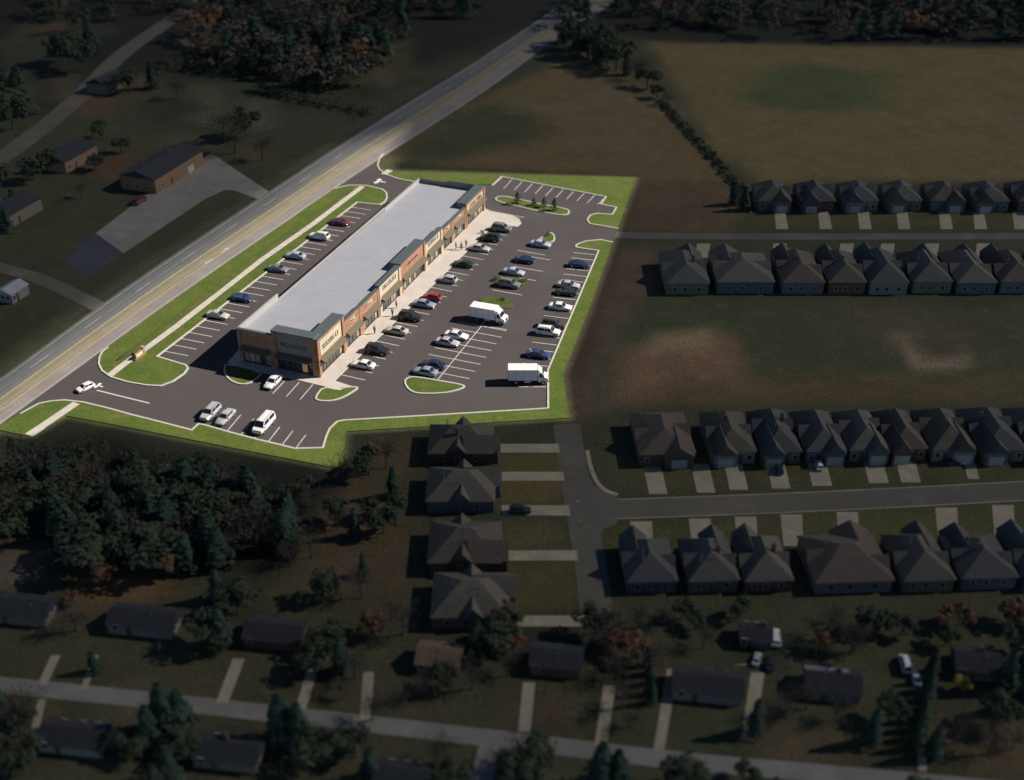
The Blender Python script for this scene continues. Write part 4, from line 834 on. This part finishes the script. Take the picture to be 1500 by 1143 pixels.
gt = [q for q in scatter([(0, 1040), (700, 1110), (1400, 1160), (1400, 1190), (0, 1190)], 24, 40, ['bare', 'oak', 'conifer', 'oak'], (3, 5), 23) if all(abs(q[1]-hx) > 62 or not (-45 < q[2]-hy < 85) for hx, hy in HX)]
cluster(gt, 'in the gardens south of the near street', 'small garden trees south of the near street', 1.3)
# far-off woods along the top of the view: one mass
def woods(name, poly, n, seed, hs):
    rr = random.Random(seed); big = MB()
    protos = [broad_mesh(60+i, 210, 9) for i in range(3)]+[conifer_mesh(70+i, 170) for i in range(2)]
    mats_ = [M['oak'], M['bare'], M['conifer'], M['rust']]
    k = 0
    while k < n:
        x, y = rr.uniform(min(p[0] for p in poly), max(p[0] for p in poly)), rr.uniform(min(p[1] for p in poly), max(p[1] for p in poly))
        if not inpoly(x, y, poly): continue
        g_ = G(x, y); h = rr.uniform(*hs); i = rr.randrange(5); pm = protos[i]; a = rr.uniform(0, 6.28); c_, s_ = math.cos(a)*h*1.6, math.sin(a)*h*1.6
        big.add([(g_.x+vx*c_-vy*s_, g_.y+vx*s_+vy*c_, vz*h) for vx, vy, vz in pm.v], pm.f, 2 if i > 2 else rr.choice([0, 0, 1, 1, 1, 3] if rr.random() < .5 else [0, 1])); k += 1
    tag(big.build(name, mats_), 'dark mass of far woods along the top of the view', 'woods', kind='stuff')
woods('woods', [(-700, -75), (2200, -75), (2200, 40), (1500, 60), (1250, 62), (1000, 55), (900, 30), (840, 45), (830, 20), (930, -45), (760, -60), (690, 40), (600, 60), (560, 130), (470, 140), (340, 115), (230, 90), (300, 40), (200, 10), (120, 60), (80, 40), (40, -20), (-700, 60)], 760, 4, (8, 13))
def hedge(pts, w_, h, lab, seed):
    rr = random.Random(seed); g_ = GL(pts); o = g_[0]; mb = MB(); lf = []
    for a, b in zip(g_, g_[1:]):
        d = (b-a).normalized(); s_ = Vector((-d.y, d.x, 0))
        for k in range(int((b-a).length*22)):
            t = rr.random(); q = rr.uniform(-1, 1); top = h*(.65+.35*math.sin(t*(b-a).length*1.1+q)+rr.uniform(-.2, .2)); lf.append((a.lerp(b, t)+s_*q*w_*.5-o+Vector((0, 0, max(.1, top*math.sqrt(max(0, 1-q*q*.8))*rr.uniform(.5, 1)))), Vector((rr.gauss(0, .5), rr.gauss(0, .5), 1)).normalized()))
    leaves(mb, lf, .55, rr); r = thing('hedgerow', lab, 'hedge', tuple(o)); mb.build('foliage', M['oak'], r); st = MB(); st.strip([p-o for p in g_], .3, -.02, .3); st.build('stems', M['bark'], r)
hedge([(968, 148), (990, 174), (1012, 198), (1040, 228), (1070, 262), (1095, 290)], 2.6, 1.6, 'thin dark hedgerow running diagonally between the tan and brown fields', 3)
hedge([(372, 134), (430, 145), (490, 158), (548, 168)], 5., 2.8, 'dark hedgerow across the grass beyond the highway at upper left', 4)
hedge([(258, 100), (330, 112), (400, 106), (470, 140)], 6., 3.5, 'ragged hedge line along the lower edge of the upper left woods', 5)
# shrubs on the islands
def shrub(px, py, h, w_, m_, lab, group, kindname='shrub', cone=False):
    s_ = 20+R.randrange(99); mb = conifer_mesh(s_, 300, 1., .42) if cone else broad_mesh(s_, 320, 8)
    if not cone: mb.v = [(x*1.3, y*1.3, (z-.3)*1.6) for x, y, z in mb.v]
    g_ = G(px, py); r = thing(kindname, lab, 'shrub', (g_.x, g_.y, LH), 0, group); r.scale = (w_, w_, h)
    mb.build('foliage', M[m_], r); t = MB(); t.tube([(0, 0, -.05), (0, 0, .4)], [.05, .02], 6); t.build('stem', M['bark'], r)
gs = 'evergreen bushes on the far island'
shrub(758, 299, 3.0, 3.6, 'shrub', 'largest dark evergreen bush at the left of the long far island', gs, 'evergreen_bush', True); shrub(782, 302, 2.0, 2.9, 'shrub', 'smallest dark evergreen bush in the middle of the long far island', gs, 'evergreen_bush', True)
shrub(797, 304, 2.5, 3.0, 'shrub', 'slim dark evergreen bush, third along the long far island', gs, 'evergreen_bush', True); shrub(812, 309, 3.1, 3.6, 'shrub', 'dark evergreen bush nearest the right end of the long far island', gs, 'evergreen_bush', True)
for i in range(6): pass
shrub(790, 306, 1.0, 1.0, 'olive', 'pale olive low shrub between the dark bushes of the far island', 'low olive shrubs'); shrub(803, 346, 1.5, 1.3, 'olive', 'olive shrub on the small pointed island', 'low olive shrubs')
shrub(737, 440, .9, 1.3, 'olive', 'low olive shrub on the island behind the box truck', 'low olive shrubs'); shrub(768, 413, 1.4, 1.2, 'olive', 'yellow-green shrub behind the grey suv', 'low olive shrubs'); shrub(728, 411, 1.1, 1.5, 'shrub', 'dark low shrub in front of the grey suv island', 'low olive shrubs')
shrub(707, 343, 1.0, 1.1, 'olive', 'small yellowish shrub on the pavement between two parked cars', 'low olive shrubs')
# roadside shrubs at the left of the highway verge, small garden bushes
# ------------------------------------------------------------------ streets and driveways
def strip_px(name, pts, w_, z, m_, kerbs=True):
    g_ = smoothpts(GL(pts), 2, False); mb = MB(); mb.strip(g_, w_, None, z); struct(name, mb, M[m_])
    if kerbs:
        kb = MB()
        for sg in (-1, 1):
            off = []
            for i, p in enumerate(g_):
                a, b = g_[max(i-1, 0)], g_[min(i+1, len(g_)-1)]; d = (b-a).normalized(); off.append(p+Vector((-d.y, d.x))*sg*(w_/2+.12))
            kb.strip(off, .22, None, z-.003)
        struct('kerb', kb, M['drive'])
strip_px('street', [(-300, 975), (0, 1003), (250, 1029), (500, 1056), (750, 1085), (1000, 1116), (1300, 1141), (1800, 1190)], 2.7, .018, 'street_pale', False)
strip_px('street', [(722, 1082), (712, 1110), (706, 1145), (690, 1210)], 2.6, .0222, 'street_pale', False)
strip_px('street', [(830, 622), (838, 680), (850, 745), (866, 830), (878, 925)], 4.6, .018, 'street', False)
strip_px('street', [(846, 748), (900, 746), (1100, 739), (1300, 730), (1500, 719), (2100, 690)], 4.6, .0222, 'street')
strip_px('street', [(897, 344), (960, 346), (1200, 347), (1500, 346), (2300, 344)], 3.4, .018, 'street', False)
strip_px('street', [(-160, 330), (-40, 262), (60, 190), (120, 140), (175, 80), (250, 30), (330, -30)], 6.5, .018, 'street', False)
strip_px('street', [(-120, 360), (0, 392), (60, 408), (110, 432), (170, 462)], 3.6, .018, 'street', False)
ap = MB(); ap.sheet(GL([(846, 655), (856, 688), (871, 712), (902, 724), (912, 748), (902, 768), (884, 775), (875, 795), (873, 825), (852, 760)]), .0245); struct('street', ap, M['street'])
strip_px('pavement', [(860, 660), (866, 690), (880, 716), (905, 725)], .7, .0262, 'drive', False)
strip_px('track', [(300, 255), (345, 272), (400, 292)], 4.5, .018, 'pad', False)
pad = MB(); pad.sheet(GL([(140, 342), (215, 285), (290, 235), (310, 225), (365, 262), (400, 285), (330, 278), (300, 292), (180, 372)]), .022); struct('forecourt', pad, M['pad'])
pad = MB(); pad.sheet(GL([(95, 378), (140, 342), (182, 372), (120, 412)]), .0262); struct('forecourt', pad, mat_ground('blue_grey_asphalt', (.07, .07, .085), (.06, .06, .075), (.09, .09, .10), .1, .3, .9, 6.))
dm_ = MB()
def drive(a, b, c, d): dm_.sheet(GL([a, b, c, d]), .0302)
for x, y0, y1, wd in ((960, 682, 724, 26), (1030, 680, 722, 26), (1078, 676, 718, 26), (1140, 675, 716, 26), (1200, 673, 712, 28), (1283, 672, 708, 28), (1330, 670, 707, 28), (1422, 668, 702, 16)): drive((x-wd/2-5, y0), (x+wd/2-5, y0), (x+wd/2+5, y1), (x-wd/2+4, y1))
for x in (1143, 1207, 1265, 1322, 1384, 1434, 1492): drive((x-9, 310), (x+7, 310), (x+12, 336), (x-6, 336))
for x in (1030, 1142, 1240, 1300, 1365, 1440): drive((x-9, 357), (x+11, 357), (x+7, 378), (x-12, 378))
for x in (940, 1026, 1093, 1160, 1242, 1387, 1470): drive((x-17, 764-(x-940)*.045), (x+15, 764-(x-940)*.045), (x+17, 800), (x-12, 800))
for y, x0, hh in ((657, 733, 13), (698, 735, 13), (748, 735, 15), (814, 738, 15), (910, 745, 16)): drive((x0, y-hh/2), (818+(y-657)*.17, y-hh/2), (820+(y-657)*.17, y+hh/2), (x0, y+hh/2))
for a, b, wd in (((82, 960), (62, 1003), 14), ((140, 960), (122, 1012), 10), ((350, 965), (325, 1030), 18), ((460, 975), (440, 1040), 16), ((540, 985), (535, 1055), 16), ((775, 1000), (768, 1072), 18), ((893, 1005), (880, 1090), 18), ((985, 980), (965, 1100), 16), ((1110, 985), (1095, 1085), 20), ((1345, 1060), (1352, 1130), 12), ((62, 1025), (50, 1075), 12), ((1080, 975), (1125, 970), 18)):
    dm_.sheet(GL([(a[0]-wd/2, a[1]), (a[0]+wd/2, a[1]), (b[0]+wd/2, b[1]), (b[0]-wd/2, b[1])]), .0302+R.random()*.002)
struct('driveways', dm_, M['drive'])
# ------------------------------------------------------------------ houses
def house(px, py, w_, d_, az, label, group, roof, wall, h=2.4, rh=1.9, wing=0, garage=True, hip=True, chimney=False, name='house', over=.25):
    """px,py: middle of the footprint; own x across the front (width w_), own -y is the front; az turns it"""
    g_ = G(px, py); r = thing(name, label, 'house', (g_.x, g_.y, 0), az, group); rr = random.Random(label)
    x, y = w_/2, d_/2; m = MB(); m.box(-x, x, -y, y, 0, h); m.build('wall', wall, r)
    ox, oy = x+over, y+over; rp = MB(); z0 = h-.06
    if hip:
        if d_ > w_: rd_ = (0, -(oy-ox*.9), 0, oy-ox*.9)
        else: rd_ = (-(ox-oy*.9), 0, ox-oy*.9, 0)
        rp.add([(-ox, -oy, z0), (ox, -oy, z0), (ox, oy, z0), (-ox, oy, z0), (rd_[0], rd_[1], h+rh), (rd_[2], rd_[3], h+rh)],
               [(0, 1, 4), (1, 2, 5, 4), (2, 3, 5), (3, 0, 4, 5), (3, 2, 1, 0)] if d_ > w_ else [(0, 1, 5, 4), (1, 2, 5), (2, 3, 4, 5), (3, 0, 4), (3, 2, 1, 0)])
    else:
        rp.add([(-ox, -oy, z0), (ox, -oy, z0), (ox, oy, z0), (-ox, oy, z0), (-ox, 0, h+rh), (ox, 0, h+rh)], [(0, 1, 5, 4), (2, 3, 4, 5), (3, 2, 1, 0), (1, 2, 5), (3, 0, 4)])
    if wing:   # a gable over the garage front, and cross gables on the flanks
        wx = w_*.27*wing; cx = x-w_*.29 if wing > 0 else -x+w_*.29; hw = w_*.26; wy0, wy1 = -y-1.0, -y*.1
        rp.add([(cx-hw-.15, wy0-.2, z0+.02), (cx+hw+.15, wy0-.2, z0+.02), (cx+hw+.15, wy1, z0+.02), (cx-hw-.15, wy1, z0+.02), (cx, wy0-.2, h+rh*.72), (cx, wy1+.2, h+rh*.72)], [(1, 2, 5, 4), (3, 0, 4, 5), (0, 1, 4), (2, 3, 5)])
        m = MB(); m.box(cx-hw, cx+hw, wy0, -y-.01, 0, h-.05); m.build('front_wing', wall, r); gx, gy = cx, wy0-.01
        for sg in (-1, 1):
            yy = rr.uniform(-.1, .3)*y; gw = d_*.14
            rp.add([(sg*(x+over+.05), yy-gw, z0+.03), (sg*(x+over+.05), yy+gw, z0+.03), (sg*(x+over+.05), yy, h+rh*.6), (0, yy, h+rh*.6)], [(0, 1, 2), (1, 3, 2), (0, 2, 3)])
    else: gx, gy = (x*.45, -y-.01)
    ro = fixn(rp.build('roof', roof, r))
    if chimney or rr.random() < .3:
        m = MB(); cxx = rr.uniform(-.3, .3)*w_; m.box(cxx-.25, cxx+.25, .4, .9, h+.2, h+rh+.5); m.build('chimney', WALLS[2], ro)
    for k in range(rr.randint(1, 3)):
        m = MB(); vx_, vy_ = rr.uniform(-.25, .25)*w_, rr.uniform(-.2, .3)*d_; m.cyl((vx_, vy_, h+rh*.75), (0, 0, 1), .07, rh*.75, 6); m.build('roof_vent', M['rim'], ro)
    if garage:
        m = MB(); m.box(gx-min(1.25, w_*.22), gx+min(1.25, w_*.22), gy-.05, gy, .02, 1.75); m.build('garage_door', M['garage'], r)
    dx_ = -x*.35 if gx > 0 else x*.35; m = MB(); m.box(dx_-.3, dx_+.3, -y-.06, -y-.002, .05, 1.7); dr = m.build('door', M['door'], r)
    m = MB(); m.box(dx_+.2, dx_+.24, -y-.1, -y-.06, .8, .9); m.build('handle', M['rim'], dr)
    def win(cx, cy, ax):
        f = MB(); p = MB(); ww, z1, z2 = .42, .8, 1.75
        if ax == 'y': f.box(cx-ww, cx+ww, min(cy, cy*1.0)-.05, cy+.05, z1, z2); p.box(cx-ww+.07, cx+ww-.07, cy-.058, cy+.058, z1+.07, z2-.07)
        else: f.box(cx-.05, cx+.05, cy-ww, cy+ww, z1, z2); p.box(cx-.058, cx+.058, cy-ww+.07, cy+ww-.07, z1+.07, z2-.07)
        fo = f.build('window', M['wframe'], r); p.build('pane', M['pane'], fo)
    win(-x*.75 if gx > 0 else x*.75, -y, 'y')
    for f_ in (-.55, .1, .6): win(f_*x, y, 'y')
    for f_ in (-.5, .1, .6):
        win(x, f_*y, 'x'); win(-x, f_*y, 'x')
    return r
GA = 'houses of the far terrace'; GB = 'houses backing onto the scrub field'; GC = 'houses in the middle right terrace'; GD = 'houses in the near right terrace'; GE = 'houses beside the side street'; GF = 'old houses along the near street'
def hrow(xs_, y0, dims, az, where, group, hh, kinds):
    for i, (x, w_) in enumerate(xs_):
        rr = random.Random(i*7+int(az*9)+len(where)); yy = y0(x) if callable(y0) else y0
        house(x, yy, w_, dims*rr.uniform(.93, 1.05), az, '%s, %s from the left' % (where, ordn(i+1)), group, ROOFS[(i*3+kinds) % 5], WALLS[(i*2+kinds) % 5], hh[0], hh[1]*rr.uniform(.92, 1.1), 1 if rr.random() < .6 else -1)
hrow([(1128, 7.6), (1190, 7.8), (1252, 7.8), (1315, 7.8), (1377, 7.8), (1440, 7.8), (1502, 7.8), (1565, 7.8)], 298, 10, 0, 'hip-roofed house in the far row under the tan field', GA, (2.8, 2.6), 0)
hrow([(1000, 8.6), (1083, 11.5), (1165, 8.4), (1228, 7.4), (1287, 7.6), (1350, 7.8), (1412, 7.8), (1475, 7.8), (1538, 7.8)], 409, 14, math.pi, 'hip-roofed house in the row backing onto the scrub', GB, (2.8, 2.6), 1)
hrow([(968, 8.8), (1063, 7.0), (1130, 6.3), (1194, 6.3), (1256, 6.3), (1312, 5.9), (1376, 6.8), (1446, 7.), (1515, 7)], lambda x: 652-(x-968)*.012, 11.5, .05, 'hip-roofed house in the terrace above the right street', GC, (2.5, 2.4), 2)
hrow([(947, 6.9), (1035, 6.9), (1113, 6.6), (1234, 10.8), (1340, 7.2), (1428, 7.8), (1512, 7.)], lambda x: 838-(x-947)*.012, 9.6, math.pi+.05, 'hip-roofed house in the terrace below the right street', GD, (2.3, 2.5), 3)
for i, (x, y, w_) in enumerate(((676, 660, 8.2), (676, 727, 8.6), (682, 812, 9.2), (690, 890, 8.8))):
    house(x, y, w_, 10.2, math.pi/2, 'grey-brown house with driveway on the side street, %s from the car park' % ordn(i+1), GE, ROOFS[(0, 4, 2, 4)[i]], WALLS[(2, 0, 2, 1)[i]], 2.4, 2.6, 1 if i % 2 else -1)
sa = rad(-8)
old = [(35, 900, 8.5, 'dark', 'leftmost long dark-roofed ranch house above the near street'), (215, 917, 9., 'dark', 'dark-roofed ranch house with a tan front, second along the near street'), (405, 936, 7.5, 'dark', 'dark-roofed ranch house, third along the upper side of the near street'), (645, 972, 5.5, 'tan', 'small tan-roofed house among trees above the near street'),
       (815, 975, 6.4, 'dark', 'dark-roofed house just left of the short conifer row'), (1035, 1012, 8.6, 'dark', 'long black-roofed ranch house beside a wide concrete drive'), (1217, 1010, 6.6, 'dark', 'dark-roofed house with pale porch right of the wide concrete drive'), (1432, 980, 6.4, 'dark', 'dark-roofed house behind the yellow tree')]
for i, (x, y, w_, k, lab) in enumerate(old):
    house(x, y, w_, 4.2, sa, lab, GF, DARKROOF if k == 'dark' else TANROOF, WALLS[(1, 4, 2, 1, 2, 4, 0, 0)[i]], 1.7, 1.1, 0, garage=False, hip=False)
for i, (x, y, w_, lab) in enumerate(((112, 1088, 7.6, 'dark-roofed ranch house at lower left below the near street'), (338, 1110, 7.6, 'dark-roofed ranch house below the street between two conifer clumps'), (590, 1148, 6., 'dark-roofed house cut by the bottom edge left of the road junction'))):
    house(x, y, w_, 3.9, sa, lab, GF, DARKROOF, WALLS[(4, 1, 0)[i]], 1.6, 1.1, 0, garage=False, hip=False)
house(1105, 938, 4., 3.4, sa, 'black-roofed garden shed above the wide concrete drive', None, DARKROOF, WALLS[0], 1.6, .8, 0, garage=False, hip=False, name='shed')
house(1207, 1001, 5., .9, sa, 'narrow pale metal lean-to roof at the back of a dark house', None, PALEROOF, WALLS[0], 2.2, .5, 0, garage=False, hip=False, name='lean_to')
hb = math.atan2((G(300, 225)-G(180, 300)).y, (G(300, 225)-G(180, 300)).x)
house(240, 258, 21, 10, hb, 'long tan-fronted building with a dark roof on the concrete yard', None, DARKROOF, mat('tan_brick', (.20, .12, .07), .9, .1, 1.), 3.6, 1.6, 0, garage=True, hip=False, name='workshop_building')
house(100, 238, 13, 9, hb, 'dark-roofed house among trees left of the concrete yard', None, DARKROOF, mat('brown_siding', (.20, .13, .085), .9, .1, 1.), 3., 1.6, 0, garage=False, hip=False)
house(18, 318, 12, 8, hb, 'tan house at the left edge above the bright path', None, DARKROOF, WALLS[1], 3., 1.4, 0, garage=False, hip=False)
house(20, 436, 5., 4, hb, 'small pale house at the left edge beside the highway', None, PALEROOF, WALLS[4], 2.2, .9, 0, garage=False, hip=False)
house(158, 130, 10, 7, hb, 'small dark house beside the back road at upper left', None, DARKROOF, WALLS[1], 3., 1.4, 0, garage=False, hip=False)
# cars by the houses
gH = 'cars parked in the gardens and driveways'
car('suv', 'dark', 762, 751, None, 'black suv on the driveway beside the side street houses', gH, scale=.72, heading=0)
car('suv', 'white', 1135, 938, None, 'white suv parked beside the black-roofed shed', gH, scale=.72, heading=1.45)
car('van', 'white', 1325, 976, None, 'white van parked left of the long conifer row', gH, scale=.62, heading=1.5, cat='van')
car('sedan', 'white', 1341, 996, None, 'white sedan beside the long conifer row', gH, scale=.55, heading=1.5)
car('sedan', 'silver', 1108, 968, None, 'silver sedan at the end of the wide concrete drive', gH, scale=.55, heading=1.2)
car('suv', 'dark', 1141, 690, None, 'black suv on the fourth driveway above the right street', gH, scale=.62, heading=1.5)
car('suv', 'white', 1199, 684, None, 'white suv on the fifth driveway above the right street', gH, scale=.62, heading=1.5)
car('sedan', 'dark', 1128, 975, None, 'black sedan by the wide concrete drive', gH, scale=.6, heading=1.3)
car('suv', 'maroon', 205, 297, None, 'dark red suv on the concrete yard', gH, scale=.9, heading=hb)
car('sedan', 'navy', 1398, 680, None, 'navy sedan on the lawn edge above the right street', gH, scale=.6, heading=.05)
# ------------------------------------------------------------------ added out-of-view shade deck; its site-shaped gap keeps the surroundings dim
ZC = 150.; off = SV*(ZC/SV.z); off2 = Vector((off.x, off.y))
gap = [((-60, 690), 4), ((0, 632.5), .6), ((37, 640.5), .5), ((49, 639.5), .5), ((98, 611.5), .5), ((177, 626.5), .5), ((340, 658.5), .5), ((500.5, 689.5), .5), ((508.5, 634.5), .5), ((834.5, 614.5), .5), ((826.5, 549), .5), ((863.5, 455), .5), ((897.5, 360), .5), ((932.5, 260.5), .5), ((750, 254.5), .6), ((578, 250), 1.5), ((566, 236), 6),
       ((560, 215), 12), ((520, 228), 13), ((380, 325), 12), ((220, 424), 11), ((90, 515), 11), ((0, 590), 11), ((-90, 655), 11)]
gi = [G(*p) for p, _ in gap]; wd = [w_ for _, w_ in gap]; n = len(gi)
area = sum(gi[i].x*gi[(i+1) % n].y-gi[(i+1) % n].x*gi[i].y for i in range(n)); sg = 1 if area > 0 else -1
outer = []
for i in range(n):
    d1 = (gi[i]-gi[i-1]).normalized(); d2 = (gi[(i+1) % n]-gi[i]).normalized(); n1 = Vector((d1.y, -d1.x, 0))*sg; n2 = Vector((d2.y, -d2.x, 0))*sg
    nn = (n1+n2).normalized(); k = 1/max(.5, nn.dot(n1)); outer.append(gi[i]+nn*k*wd[i])
pts = [Vector((p.x, p.y)) for p in gi]+[Vector((p.x, p.y)) for p in outer]; lim = (-1100, 1200, -500, 1700)
box = [Vector(q) for q in ((lim[0], lim[2]), (lim[1], lim[2]), (lim[1], lim[3]), (lim[0], lim[3]))]; pts += box
edges = [(i, (i+1) % n) for i in range(n)]+[(n+i, n+(i+1) % n) for i in range(n)]+[(2*n+i, 2*n+(i+1) % 4) for i in range(4)]
rr = random.Random(2); op = [(p.x, p.y) for p in outer]
x = -440
while x < 700:
    y = -260
    while y < 1100:
        q = (x+rr.uniform(-6, 6), y+rr.uniform(-6, 6))
        if not inpoly(q[0], q[1], op): pts.append(Vector(q))
        y += 24
    x += 24
vo, eo, fo, ov, oe, of_ = delaunay_2d_cdt(pts, edges, [], 0, 1e-5)
ip = [(p.x, p.y) for p in gi]; dens = []; inner_in = set(range(n))
for i, v in enumerate(vo): dens.append(0. if any(k < n for k in ov[i]) else 1.)
keep = []
for f in fo:
    c = sum((vo[k] for k in f), Vector((0, 0)))/len(f)
    if not inpoly(c.x, c.y, ip): keep.append(tuple(f))
def deck_lump(x, y): return 5*math.sin(x*.045+1)*math.sin(y*.05)+3.5*math.sin(x*.11+y*.07)+2*math.sin(y*.17-x*.09)
nv = len(vo); vs_ = []
for layer in (0, 1):
    for i, v in enumerate(vo):
        t = (0 if layer == 0 else 14*dens[i]+1)+(deck_lump(v.x, v.y) if layer == 0 else -deck_lump(v.x+40, v.y-30)+3)*dens[i]*.6
        p = Vector((v.x+off2.x, v.y+off2.y, ZC))+SV*t; vs_.append(tuple(p))
fs = [f[::-1] for f in keep]+[tuple(k+nv for k in f) for f in keep]
ec = {}
for f in keep:
    for a, b in zip(f, f[1:]+f[:1]): ec[(a, b)] = 1
for (a, b) in list(ec):
    if (b, a) not in ec: fs.append((a, b, b+nv, a+nv))
me = bpy.data.meshes.new('added_shade_deck'); me.from_pydata(vs_, [], fs); at = me.attributes.new('shade_amount', 'FLOAT', 'POINT'); at.data.foreach_set('value', dens+dens); me.shade_smooth()
cm = bpy.data.materials.new('shade_deck_film'); cm.use_nodes = True; nt = cm.node_tree; nt.nodes.clear(); NN = nt.nodes.new
o_ = NN('ShaderNodeOutputMaterial'); mx = NN('ShaderNodeMixShader'); tr = NN('ShaderNodeBsdfTransparent'); df = NN('ShaderNodeBsdfDiffuse'); tl = NN('ShaderNodeBsdfTranslucent'); m2 = NN('ShaderNodeMixShader'); aa = NN('ShaderNodeAttribute'); aa.attribute_name = 'shade_amount'; mu = NN('ShaderNodeMath'); mu.operation = 'MULTIPLY'; mu.inputs[1].default_value = .57
df.inputs[0].default_value = (.10, .15, .26, 1); tl.inputs[0].default_value = (.012, .02, .05, 1); m2.inputs[0].default_value = .4
for a, b in ((aa.outputs['Fac'], mu.inputs[0]), (mu.outputs[0], mx.inputs[0]), (tr.outputs[0], mx.inputs[1]), (df.outputs[0], m2.inputs[1]), (tl.outputs[0], m2.inputs[2]), (m2.outputs[0], mx.inputs[2]), (mx.outputs[0], o_.inputs[0])): nt.links.new(a, b)
me.materials.append(cm); co_ = bpy.data.objects.new('added_shade_deck', me); C.objects.link(co_); co_['kind'] = 'structure'
